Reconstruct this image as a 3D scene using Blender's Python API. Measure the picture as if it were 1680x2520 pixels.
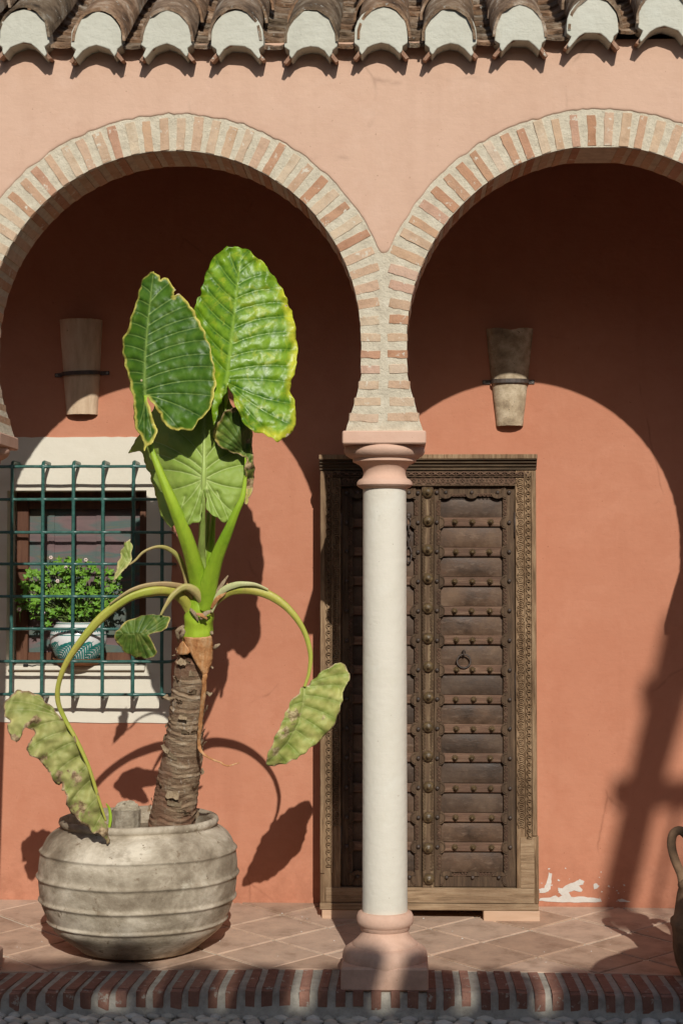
import bpy, bmesh, math, random
import numpy as np
from mathutils import Vector, Matrix, noise
from mathutils.geometry import delaunay_2d_cdt

random.seed(7)
for o in list(bpy.data.objects): bpy.data.objects.remove(o)
sc = bpy.context.scene
COL = sc.collection

# ------------------------------------------------------------------ camera, sky, sun, exposure
FPX = 4100.0                      # focal length in photograph pixels (photograph 1680 x 2520)
CAM = Vector((0.056, -6.6, 1.64))
YAW = math.atan(140 / FPX); PIT = math.atan(140 / FPX)
FWD = Vector((-math.sin(YAW) * math.cos(PIT), math.cos(YAW) * math.cos(PIT), math.sin(PIT)))
RGT = Vector((math.cos(YAW), math.sin(YAW), 0)); UPV = RGT.cross(FWD)
cd = bpy.data.cameras.new('camera'); cam = bpy.data.objects.new('camera', cd); COL.objects.link(cam)
cam.location = CAM
cam.rotation_euler = Matrix((RGT, UPV, -FWD)).transposed().to_euler()
cd.sensor_fit = 'VERTICAL'; cd.sensor_height = 36.0; cd.sensor_width = 24.0
cd.lens = 36.0 * FPX / 2520.0; cd.clip_end = 2000.0; cd.clip_start = 0.05
sc.camera = cam
SUN = Vector((-0.172, 1.0, -0.585)).normalized()       # direction the light travels
w = bpy.data.worlds.new('World'); sc.world = w; w.use_nodes = True
nt = w.node_tree; sky = nt.nodes.new('ShaderNodeTexSky'); sky.sky_type = 'NISHITA'; sky.sun_disc = False
sky.sun_elevation = math.asin(-SUN.z); sky.sun_rotation = math.atan2(-SUN.x, -SUN.y)
sky.air_density = 1.0; sky.dust_density = 1.0
bg = nt.nodes['Background']; nt.links.new(sky.outputs[0], bg.inputs[0]); bg.inputs[1].default_value = 0.082
sd = bpy.data.lights.new('sun', 'SUN'); sun = bpy.data.objects.new('sun', sd); COL.objects.link(sun)
sd.energy = 3.55; sd.angle = math.radians(0.43); sd.color = (1.0, 0.975, 0.91)
sun.rotation_euler = SUN.to_track_quat('-Z', 'Y').to_euler(); sun.location = (3, -12, 9)
sc.view_settings.view_transform = 'Standard'; sc.view_settings.look = 'None'
sc.view_settings.exposure = 0.0; sc.view_settings.gamma = 1.0; sc.view_settings.use_curve_mapping = False
sc.render.engine = 'CYCLES'

# ------------------------------------------------------------------ measuring helpers
def ray(px, py):
    return FWD + RGT * ((px - 840) / FPX) - UPV * ((py - 1260) / FPX)
def at(px, py, Y):                  # the point of the vertical plane y = Y seen at a photograph pixel
    d = ray(px, py); return CAM + d * ((Y - CAM.y) / d.y)
def at_z(px, py, Z):
    d = ray(px, py); return CAM + d * ((Z - CAM.z) / d.z)
def scl(Y): return FPX / (Y - CAM.y)
R = random.uniform
def nz(x, y=0.0, z=0.0): return noise.noise(Vector((x, y, z)))

# ------------------------------------------------------------------ materials
MATS = {}
def rgba(c): return (c[0], c[1], c[2], 1.0)
class NB:
    def __init__(s, name):
        s.m = bpy.data.materials.new(name); s.m.use_nodes = True; s.t = s.m.node_tree
        s.b = s.t.nodes['Principled BSDF']; s.out = s.t.nodes['Material Output']
        s.pos = s.n('ShaderNodeNewGeometry').outputs['Position']
    def n(s, kind, **kw):
        x = s.t.nodes.new(kind)
        for k, v in kw.items(): setattr(x, k, v)
        return x
    def l(s, a, b): s.t.links.new(a, b)
    def noise(s, scale, detail=5, rough=.6, vec=None, stretch=None, dist=0):
        x = s.n('ShaderNodeTexNoise'); x.inputs['Scale'].default_value = scale
        x.inputs['Detail'].default_value = detail; x.inputs['Roughness'].default_value = rough
        x.inputs['Distortion'].default_value = dist
        v = vec or s.pos
        if stretch:
            mp = s.n('ShaderNodeMapping'); mp.inputs['Scale'].default_value = stretch; s.l(v, mp.inputs[0]); v = mp.outputs[0]
        s.l(v, x.inputs['Vector']); return x.outputs[0]
    def ramp(s, fac, stops):
        x = s.n('ShaderNodeValToRGB'); e = x.color_ramp.elements
        while len(e) < len(stops): e.new(.5)
        for i, (p, c) in enumerate(stops):
            e[i].position = p; e[i].color = rgba(c) if hasattr(c, '__len__') else (c, c, c, 1)
        s.l(fac, x.inputs[0]); return x.outputs[0]
    def mix(s, fac, a, b, mode='MIX'):
        x = s.n('ShaderNodeMix'); x.data_type = 'RGBA'; x.blend_type = mode
        for sock, v in ((x.inputs[0], fac), (x.inputs[6], a), (x.inputs[7], b)):
            if hasattr(v, 'is_linked'): s.l(v, sock)
            elif isinstance(v, (int, float)): sock.default_value = v
            else: sock.default_value = rgba(v)
        return x.outputs[2]
    def math(s, op, a, b=0.0):
        x = s.n('ShaderNodeMath', operation=op)
        for i, v in enumerate((a, b)):
            if hasattr(v, 'is_linked'): s.l(v, x.inputs[i])
            else: x.inputs[i].default_value = v
        return x.outputs[0]
    def bump(s, h, strength=.5, dist=.01, prev=None):
        x = s.n('ShaderNodeBump'); x.inputs['Strength'].default_value = strength; x.inputs['Distance'].default_value = dist
        s.l(h, x.inputs['Height'])
        if prev: s.l(prev, x.inputs['Normal'])
        return x.outputs[0]
    def done(s, col, rough=.85, nrm=None, spec=.3, metal=0.0, sub=None):
        b = s.b
        if hasattr(col, 'is_linked'): s.l(col, b.inputs['Base Color'])
        else: b.inputs['Base Color'].default_value = rgba(col)
        if hasattr(rough, 'is_linked'): s.l(rough, b.inputs['Roughness'])
        else: b.inputs['Roughness'].default_value = rough
        b.inputs['Specular IOR Level'].default_value = spec; b.inputs['Metallic'].default_value = metal
        if nrm: s.l(nrm, b.inputs['Normal'])
        MATS[s.m.name] = s.m
        return s.m

def plaster(name, c1, c2, c3, bump=.35, fine=180, crack=0):
    n = NB(name)
    big = n.noise(1.3, 4, .55); mid = n.noise(9, 6, .65); strk = n.noise(3, 4, .6, stretch=(1, 1, 3.5))
    c = n.mix(n.ramp(big, [(.3, 0), (.7, 1)]), c1, c2)
    c = n.mix(n.math('MULTIPLY', n.ramp(mid, [(.45, 0), (.75, 1)]), .5), c, c3)
    c = n.mix(n.math('MULTIPLY', n.ramp(strk, [(.5, 0), (.8, 1)]), .22), c, c3)
    if crack:
        wp = n.n('ShaderNodeMix'); wp.data_type = 'VECTOR'; wp.inputs[0].default_value = .06
        nc = n.n('ShaderNodeTexNoise'); nc.inputs['Scale'].default_value = 5; nc.inputs['Detail'].default_value = 6; n.l(n.pos, nc.inputs['Vector'])
        n.l(n.pos, wp.inputs[4]); n.l(nc.outputs['Color'], wp.inputs[5])
        vo = n.n('ShaderNodeTexVoronoi'); vo.feature = 'DISTANCE_TO_EDGE'; vo.inputs['Scale'].default_value = 1.1; n.l(wp.outputs[1], vo.inputs['Vector'])
        ck = n.math('MULTIPLY', n.ramp(vo.outputs['Distance'], [(.0, 1), (.006, 0)]), n.ramp(n.noise(2.3, 3), [(.54, 0), (.62, 1)]))
        c = n.mix(n.math('MULTIPLY', ck, .45), c, (c3[0] * .5, c3[1] * .5, c3[2] * .5))
        pit = n.ramp(n.noise(75, 2, .5), [(.745, 0), (.77, 1)])
        c = n.mix(n.math('MULTIPLY', pit, .6), c, (c3[0] * .6, c3[1] * .55, c3[2] * .5))
        blot = n.ramp(n.noise(4.5, 6, .7, dist=.5), [(.52, 0), (.68, 1)])
        c = n.mix(n.math('MULTIPLY', blot, .30), c, (min(1, c2[0] * 1.10), c2[1] * 1.16, c2[2] * 1.22))
        sx = n.n('ShaderNodeSeparateXYZ'); n.l(n.pos, sx.inputs[0])
        spl = n.math('MULTIPLY', n.ramp(sx.outputs[2], [(.04, 1), (.40, 0)]), n.ramp(n.noise(12, 6, .7), [(.40, 0), (.62, 1)]))
        c = n.mix(n.math('MULTIPLY', spl, .45), c, (c3[0] * .62, c3[1] * .62, c3[2] * .62))
        drip = n.ramp(n.noise(6, 4, .6, stretch=(1, 1, .12)), [(.56, 0), (.74, 1)])
        c = n.mix(n.math('MULTIPLY', drip, .22), c, (c3[0] * .8, c3[1] * .78, c3[2] * .76))
    f = n.noise(fine, 3, .6); m2 = n.noise(26, 5, .6); tr = n.noise(14, 4, .6, stretch=(1, 1, 4))
    nr = n.bump(f, bump * .5, .002); nr = n.bump(m2, bump, .006, nr); nr = n.bump(tr, bump * .35, .008, nr)
    return n.done(c, .88, nr, .15)
plaster('plaster_back', (.515, .214, .127), (.555, .245, .148), (.47, .182, .104), crack=1)
plaster('plaster_front', (.605, .39, .277), (.645, .424, .307), (.555, .344, .240), crack=1)
plaster('plaster_cream', (.70, .64, .52), (.74, .68, .56), (.64, .58, .46), .25)
plaster('plaster_plug', (.52, .50, .41), (.575, .555, .46), (.44, .42, .335), .9, 90, crack=1)
plaster('plaster_pink', (.66, .425, .31), (.69, .45, .335), (.60, .36, .25), .35, 90, crack=1)
plaster('plaster_opposite', (.60, .50, .40), (.64, .54, .44), (.55, .45, .36))
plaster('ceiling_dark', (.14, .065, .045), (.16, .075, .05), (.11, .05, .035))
plaster('shaft_white', (.70, .64, .53), (.74, .68, .57), (.66, .60, .48), .4, 70, crack=1)
plaster('bare_white', (.60, .56, .50), (.70, .66, .60), (.46, .40, .34), .9, 90)

def rough_stuff(name, stops, scale, bumpd=.006, bstr=.8, bscale=60, rough=.92, rand=None, spec=.15, speck=None, stretch=None):
    n = NB(name)
    f = n.noise(scale, 8, .65, stretch=stretch)
    c = n.ramp(f, stops)
    if rand:
        oi = n.n('ShaderNodeObjectInfo').outputs['Random']
        rc = n.n('ShaderNodeValToRGB'); rc.color_ramp.interpolation = 'LINEAR'
        e = rc.color_ramp.elements
        while len(e) < len(rand): e.new(.5)
        for i, cc in enumerate(rand): e[i].position = i / (len(rand) - 1); e[i].color = rgba(cc)
        n.l(oi, rc.inputs[0])
        c = n.mix(1.0, rc.outputs[0], c, 'MULTIPLY')
    if speck:
        sp = n.noise(speck[0], 4, .7)
        c = n.mix(n.ramp(sp, [(speck[1], 0), (speck[1] + .06, 1)]), c, speck[2])
    b1 = n.noise(bscale, 6, .7); b2 = n.noise(bscale * 5, 3, .6)
    nr = n.bump(b2, bstr * .5, bumpd * .3); nr = n.bump(b1, bstr, bumpd, nr)
    return n.done(c, rough, nr, spec)
rough_stuff('brick', [(.25, (.78, .72, .66)), (.5, (1, 1, 1)), (.75, (1.12, 1.1, 1.05))], 16,
            rand=[(.43, .22, .125), (.56, .37, .235), (.62, .49, .345), (.48, .26, .155), (.58, .40, .27), (.60, .48, .34), (.46, .24, .14), (.57, .37, .27), (.63, .51, .375), (.52, .30, .19)],
            speck=(24, .60, (.66, .59, .47)))
rough_stuff('mortar', [(.3, (.50, .43, .32)), (.5, (.64, .56, .42)), (.7, (.72, .645, .50))], 22, bscale=70, bstr=1.0, bumpd=.008, speck=(150, .66, (.42, .38, .30)))
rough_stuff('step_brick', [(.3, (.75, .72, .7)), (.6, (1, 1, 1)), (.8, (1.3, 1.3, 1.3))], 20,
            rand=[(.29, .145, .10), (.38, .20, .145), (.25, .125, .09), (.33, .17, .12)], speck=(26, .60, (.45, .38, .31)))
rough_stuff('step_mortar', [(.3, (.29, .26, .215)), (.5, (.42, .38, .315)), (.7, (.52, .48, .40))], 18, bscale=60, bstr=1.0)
rough_stuff('floor_tile', [(.28, (.66, .62, .58)), (.48, (1, 1, 1)), (.70, (1.20, 1.19, 1.16))], 9, bscale=28, bstr=.6, bumpd=.004,
            rand=[(.41, .27, .19), (.49, .34, .245), (.54, .38, .28), (.45, .30, .21)], speck=(120, .72, (.60, .53, .45)), rough=.75)
rough_stuff('grout', [(.3, (.52, .44, .34)), (.6, (.66, .57, .45))], 25)
rough_stuff('roof_tile', [(.28, (.040, .029, .021)), (.40, (.15, .105, .07)), (.52, (.27, .195, .13)), (.68, (.46, .41, .33))], 11, bscale=30, bstr=1.0, bumpd=.02,
            rand=[(.85, .85, .85), (1.1, 1.0, .95), (1.25, 1.0, .85), (.75, .75, .72)], speck=(36, .62, (.46, .44, .38)))
rough_stuff('eave_tile', [(.25, (.20, .12, .08)), (.5, (.36, .20, .13)), (.75, (.50, .34, .24))], 20, bscale=60, bstr=.9, speck=(45, .62, (.60, .57, .47)))
rough_stuff('lamp_tile', [(.25, (.46, .31, .20)), (.5, (.66, .49, .33)), (.72, (.76, .62, .46))], 10, bscale=60, bstr=.5, stretch=(2.5, 2.5, .5), speck=(60, .70, (.22, .15, .10)))
rough_stuff('lamp_tile_shaded', [(.27, (.20, .145, .095)), (.48, (.43, .33, .215)), (.66, (.66, .54, .38))], 14, bscale=60, bstr=.7, speck=(55, .62, (.20, .15, .10)))  # mottled, speckled clay; shade on the upper tile is put into its darker tone
rough_stuff('pebble', [(.3, (.75, .75, .75)), (.7, (1.15, 1.15, 1.1))], 20, bscale=40, bstr=.2, rough=.55, spec=.4,
            rand=[(.40, .36, .31), (.54, .49, .41), (.66, .61, .53), (.46, .40, .33), (.72, .69, .63), (.50, .44, .39)])
rough_stuff('pebble_bed', [(.3, (.10, .09, .08)), (.6, (.18, .165, .14))], 30)
rough_stuff('soil', [(.3, (.20, .15, .10)), (.7, (.34, .27, .19))], 30, bstr=1, bumpd=.012)
rough_stuff('stump_cut', [(.3, (.34, .28, .19)), (.5, (.58, .50, .36)), (.7, (.72, .65, .50))], 22, bstr=1, bumpd=.015, speck=(40, .60, (.22, .16, .10)))
rough_stuff('stump', [(.3, (.20, .165, .12)), (.5, (.36, .30, .22)), (.7, (.50, .44, .34))], 22, bumpd=.012, bstr=1, speck=(60, .64, (.2, .16, .11)))
rough_stuff('husk', [(.3, (.36, .14, .05)), (.5, (.56, .27, .11)), (.75, (.68, .45, .25))], 14, rough=.45, stretch=(3, 3, .6), bscale=60, bstr=.7)
rough_stuff('fibre', [(.3, (.22, .15, .09)), (.5, (.36, .26, .16)), (.75, (.48, .38, .26))], 60, stretch=(2, 2, .5), bscale=120)
rough_stuff('amphora', [(.3, (.10, .065, .04)), (.5, (.24, .145, .085)), (.75, (.34, .22, .13))], 9, bscale=40, speck=(22, .64, (.12, .10, .06)))
rough_stuff('jar_clay', [(.3, (.30, .20, .13)), (.7, (.40, .28, .19))], 8)
rough_stuff('saucer', [(.3, (.30, .13, .06)), (.7, (.40, .19, .09))], 12, bstr=.3)
rough_stuff('iron', [(.3, (.032, .024, .019)), (.6, (.085, .058, .044))], 50, rough=.55, bstr=.3, spec=.5)
rough_stuff('screw', [(.3, (.20, .19, .17)), (.6, (.30, .28, .25))], 50, rough=.4, bstr=.1, spec=.5)

def pot_mat():
    n = NB('pot_clay')
    a = n.noise(3.6, 8, .68, dist=.3, stretch=(1, 1, 1.5)); b = n.noise(6, 7, .7, stretch=(1, 1, 1.8)); d = n.noise(45, 5, .7)
    c = n.ramp(a, [(.31, (.16, .12, .08)), (.43, (.32, .26, .185)), (.52, (.46, .385, .285)), (.65, (.68, .59, .46))])
    c = n.mix(n.math('MULTIPLY', n.ramp(b, [(.36, 1), (.48, 0)]), .5), c, (.20, .15, .10))
    c = n.mix(n.math('MULTIPLY', n.ramp(b, [(.60, 0), (.72, 1)]), .6), c, (.66, .60, .47))
    c = n.mix(n.ramp(n.noise(26, 5, .75), [(.68, 0), (.71, 1)]), c, (.62, .56, .42))
    nr = n.bump(d, .5, .004); nr = n.bump(n.noise(30, 5, .7), .4, .008, nr)
    c = n.mix(n.ramp(n.noise(17, 7, .75), [(.60, 0), (.64, 1)]), c, (.24, .18, .12))
    return n.done(c, .85, nr, .2)
pot_mat()

def wood(name, stops, scale=7, vert=True, bump=.6, dark=None, rough=.75):
    n = NB(name)
    st = (9, 9, .7) if vert else (.7, 9, 9)
    g = n.noise(scale, 7, .68, stretch=st, dist=.4); p = n.noise(3.0, 5, .6)
    c = n.ramp(g, stops)
    c = n.mix(n.math('MULTIPLY', n.ramp(p, [(.42, 0), (.68, 1)]), .65), c, dark or stops[0][1])
    f = n.noise(scale * 4, 5, .7, stretch=st)
    nr = n.bump(f, bump, .003); nr = n.bump(g, bump, .005, nr)
    return n.done(c, rough, nr, .25)
wood('door_frame_wood', [(.29, (.085, .048, .024)), (.45, (.24, .146, .078)), (.7, (.46, .315, .185))], dark=(.095, .054, .027))
wood('door_dark_wood', [(.25, (.040, .025, .015)), (.5, (.10, .060, .034)), (.75, (.21, .135, .078))], dark=(.045, .028, .018))
wood('door_sill_wood', [(.28, (.12, .075, .04)), (.48, (.32, .21, .12)), (.72, (.48, .35, .22))], vert=False, dark=(.17, .105, .06))
wood('cornice_wood', [(.25, (.045, .03, .018)), (.5, (.10, .065, .036)), (.75, (.20, .13, .07))], vert=False, dark=(.035, .024, .015))
wood('rail_wood', [(.25, (.085, .045, .028)), (.5, (.165, .092, .058)), (.75, (.30, .19, .12))], vert=False, dark=(.07, .042, .03))
wood('window_wood', [(.25, (.075, .03, .017)), (.5, (.13, .055, .03)), (.75, (.18, .085, .046))], bump=.3, rough=.5)
wood('post_wood', [(.25, (.085, .05, .028)), (.5, (.15, .092, .052)), (.75, (.42, .30, .17))], dark=(.08, .05, .03))
wood('block_wood', [(.3, (.52, .33, .21)), (.7, (.62, .42, .29))], vert=False, bump=.2)
wood('frame_timber', [(.3, (.16, .10, .06)), (.7, (.28, .18, .10))])
def panel_mat():
    n = NB('door_panel')
    a = n.noise(7, 7, .7); b = n.noise(24, 6, .7, stretch=(.8, 1, 2.2))
    c = n.ramp(a, [(.3, (.036, .022, .014)), (.5, (.080, .048, .030)), (.7, (.135, .088, .057))])
    c = n.mix(n.math('MULTIPLY', n.ramp(b, [(.55, 0), (.75, 1)]), .6), c, (.19, .135, .10))
    c = n.mix(n.math('MULTIPLY', n.ramp(n.noise(15, 6, .7), [(.6, 0), (.75, 1)]), .6), c, (.10, .052, .030))
    oi = n.n('ShaderNodeObjectInfo').outputs['Random']
    c = n.mix(1.0, c, n.ramp(oi, [(.0, (.74, .74, .74)), (.5, (1.02, .99, .95)), (1.0, (1.30, 1.20, 1.08))]), 'MULTIPLY')
    nr = n.bump(b, .45, .004)
    return n.done(c, n.ramp(a, [(.3, .45), (.7, .7)]), nr, .35)
panel_mat()
rough_stuff('brass', [(.3, (.055, .035, .016)), (.55, (.12, .078, .036)), (.75, (.24, .165, .085))], 50, rough=.4, bstr=.3, spec=.6)
n = NB('green_paint'); c = n.ramp(n.noise(60, 4), [(.3, (.018, .075, .060)), (.7, (.045, .14, .115))]); n.done(c, .32, n.bump(n.noise(160, 3), .25, .002), .55)
def screen_mat():
    n = NB('window_screen')
    a = n.noise(3.2, 3, .5, stretch=(1.0, 1, 4.5), dist=.5); b = n.noise(2.0, 3, .5, stretch=(3.5, 1, .6))
    c = n.ramp(a, [(.32, (.14, .085, .085)), (.46, (.19, .115, .11)), (.55, (.075, .13, .115)), (.68, (.16, .135, .075))])  # pinkish reflection and teal to olive moiré painted in as colour bands
    c = n.mix(n.math('MULTIPLY', n.ramp(b, [(.4, 0), (.65, 1)]), .5), c, (.11, .09, .085))
    g = n.n('ShaderNodeTexWave'); g.inputs['Scale'].default_value = 130; g.bands_direction = 'X'; n.l(n.pos, g.inputs[0])
    g2 = n.n('ShaderNodeTexWave'); g2.inputs['Scale'].default_value = 130; g2.bands_direction = 'Z'; n.l(n.pos, g2.inputs[0])
    nr = n.bump(n.mix(.5, g.outputs[0], g2.outputs[0]), .4, .001)
    return n.done(c, .5, nr, .3)
screen_mat()
n = NB('pot_glaze'); n.done((.74, .73, .70), .18, None, .5)
n = NB('pot_teal'); c = n.ramp(n.noise(40, 3), [(.3, (.012, .15, .13)), (.7, (.05, .28, .24))]); n.done(c, .18, None, .5)
n = NB('geranium_leaf'); c = n.ramp(n.noise(45, 4), [(.3, (.085, .20, .018)), (.55, (.15, .31, .03)), (.75, (.27, .43, .06))]); n.done(c, .5, None, .35)
n = NB('geranium_stem'); n.done((.10, .15, .03), .6)
n = NB('geranium_flower'); n.done((.78, .62, .56), .6)
n = NB('cable_black'); n.done((.01, .01, .01), .6)

def leaf_mat(name, dark, light, vein, edge, brown, patch=.6, rough=.38, trans=.18, dry=0.0):
    n = NB(name)
    at_ = n.n('ShaderNodeAttribute'); at_.attribute_name = 'leaf'
    sp = n.n('ShaderNodeSeparateColor'); n.l(at_.outputs['Color'], sp.inputs[0])
    V, E, B = sp.outputs
    big = n.noise(9, 5, .6, dist=.8); med = n.noise(34, 5, .6, dist=.4); low = n.noise(4.5, 3, .5)
    Q_ = at_.outputs['Alpha']
    f = n.math('ADD', n.math('MULTIPLY', n.math('SUBTRACT', Q_, .5), .55), n.math('ADD', n.math('MULTIPLY', big, .6), n.math('MULTIPLY', med, .5)))
    c = n.mix(n.ramp(f, [(.30, 0), (.82, 1)]), dark, light)
    c = n.mix(n.math('MULTIPLY', n.ramp(n.noise(16, 5, .65, dist=1.2), [(.52, 0), (.68, 1)]), patch * .5), c, edge)
    e2 = n.math('ADD', n.math('MULTIPLY', E, .82), n.math('ADD', n.math('MULTIPLY', n.math('SUBTRACT', big, .5), 1.2), n.math('MULTIPLY', n.math('SUBTRACT', low, .5), 1.0)))
    c = n.mix(n.ramp(e2, [(.36, 0), (.80, 1)]), c, edge)
    c = n.mix(n.math('MULTIPLY', V, .85), c, vein)
    b2 = n.math('ADD', B, n.math('MULTIPLY', n.math('SUBTRACT', n.noise(22, 6, .7), .5), 1.6 if dry else 1.0))
    bt = n.mix(n.ramp(n.noise(48, 5, .7), [(.4, 0), (.6, 1)]), (brown[0] * .42, brown[1] * .36, brown[2] * .32), (brown[0] * 1.15, brown[1] * 1.2, brown[2] * 1.25))
    c = n.mix(n.ramp(b2, [(.42, 0), (.56, 1)]), c, bt)
    nr = n.bump(n.noise(55, 4, .6), .28, .006); nr = n.bump(n.noise(230, 3), .12, .002, nr)
    n.done(c, n.ramp(med, [(.3, rough), (.7, rough + .2)]), nr, .45)
    tr = n.n('ShaderNodeBsdfTranslucent'); n.l(n.mix(.5, c, (.35, .5, .05)), tr.inputs[0])
    ms = n.n('ShaderNodeMixShader'); ms.inputs[0].default_value = trans
    n.l(n.b.outputs[0], ms.inputs[1]); n.l(tr.outputs[0], ms.inputs[2]); n.l(ms.outputs[0], n.out.inputs[0])
    return n.m
leaf_mat('leaf_dark', (.020, .072, .004), (.085, .190, .007), (.28, .41, .08), (.66, .56, .11), (.62, .47, .25), patch=.1)
leaf_mat('leaf_bright', (.026, .115, .004), (.25, .42, .014), (.32, .49, .05), (.60, .60, .04), (.66, .52, .28), patch=.85, rough=.31)
leaf_mat('leaf_under', (.25, .37, .05), (.36, .48, .085), (.62, .70, .27), (.42, .50, .11), (.5, .4, .2), rough=.5, trans=.22)
leaf_mat('leaf_crisp', (.05, .11, .012), (.16, .24, .03), (.22, .28, .06), (.60, .48, .13), (.50, .35, .18), rough=.5)
leaf_mat('leaf_dry', (.20, .24, .045), (.44, .42, .14), (.46, .43, .17), (.56, .47, .19), (.44, .30, .16), rough=.55, dry=1, trans=.1)
leaf_mat('leaf_yellowing', (.20, .28, .04), (.50, .48, .14), (.46, .47, .16), (.66, .58, .24), (.60, .47, .24), rough=.5, dry=1, trans=.1)
def stalk_mat(name, a, b, dark):
    n = NB(name); f = n.noise(5, 4, .6); g = n.noise(30, 5, .6, stretch=(3, 3, .5))
    c = n.mix(n.ramp(f, [(.35, 0), (.65, 1)]), a, b); c = n.mix(n.math('MULTIPLY', n.ramp(g, [(.55, 0), (.8, 1)]), .4), c, dark)
    c = n.mix(n.math('MULTIPLY', n.ramp(n.noise(14, 5, .65, dist=.6), [(.5, 0), (.72, 1)]), .45), c, dark)
    c = n.mix(n.math('MULTIPLY', n.ramp(n.noise(38, 5, .75, stretch=(1.6, 1.6, .7)), [(.63, 0), (.68, 1)]), .7), c, (.30, .20, .07))
    return n.done(c, n.ramp(g, [(.3, .36), (.7, .55)]), n.bump(n.noise(22, 5, .65, stretch=(3, 3, .6)), .45, .006), .4)
stalk_mat('stalk_green', (.24, .40, .020), (.36, .50, .035), (.15, .28, .018))
stalk_mat('stalk_pale', (.34, .46, .10), (.42, .52, .14), (.26, .38, .06))
stalk_mat('stalk_yellow', (.48, .43, .08), (.38, .43, .06), (.46, .30, .10))
stalk_mat('stalk_cream', (.62, .60, .32), (.50, .54, .22), (.44, .36, .16))
stalk_mat('stalk_brown', (.50, .32, .18), (.44, .36, .14), (.34, .19, .10))
stalk_mat('stalk_tan', (.48, .36, .16), (.40, .40, .10), (.40, .22, .10))
def trunk_mat():
    n = NB('trunk_bark')
    a = n.noise(7, 8, .72, stretch=(1, 1, 3.2), dist=.5); v = n.noise(60, 5, .7, stretch=(1, 1, .12))
    tcol = n.ramp(a, [(.30, (.085, .05, .03)), (.43, (.24, .15, .09)), (.55, (.38, .27, .17)), (.72, (.58, .47, .34))])
    c = n.mix(n.math('MULTIPLY', n.ramp(v, [(.58, 0), (.68, 1)]), .7), tcol, (.58, .50, .40))
    c = n.mix(n.math('MULTIPLY', n.ramp(n.noise(6, 4), [(.50, 0), (.62, 1)]), .65), c, (.21, .10, .06))
    nr = n.bump(v, .8, .008); nr = n.bump(a, 1.0, .015, nr)
    return n.done(c, .85, nr, .2)
trunk_mat()

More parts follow.
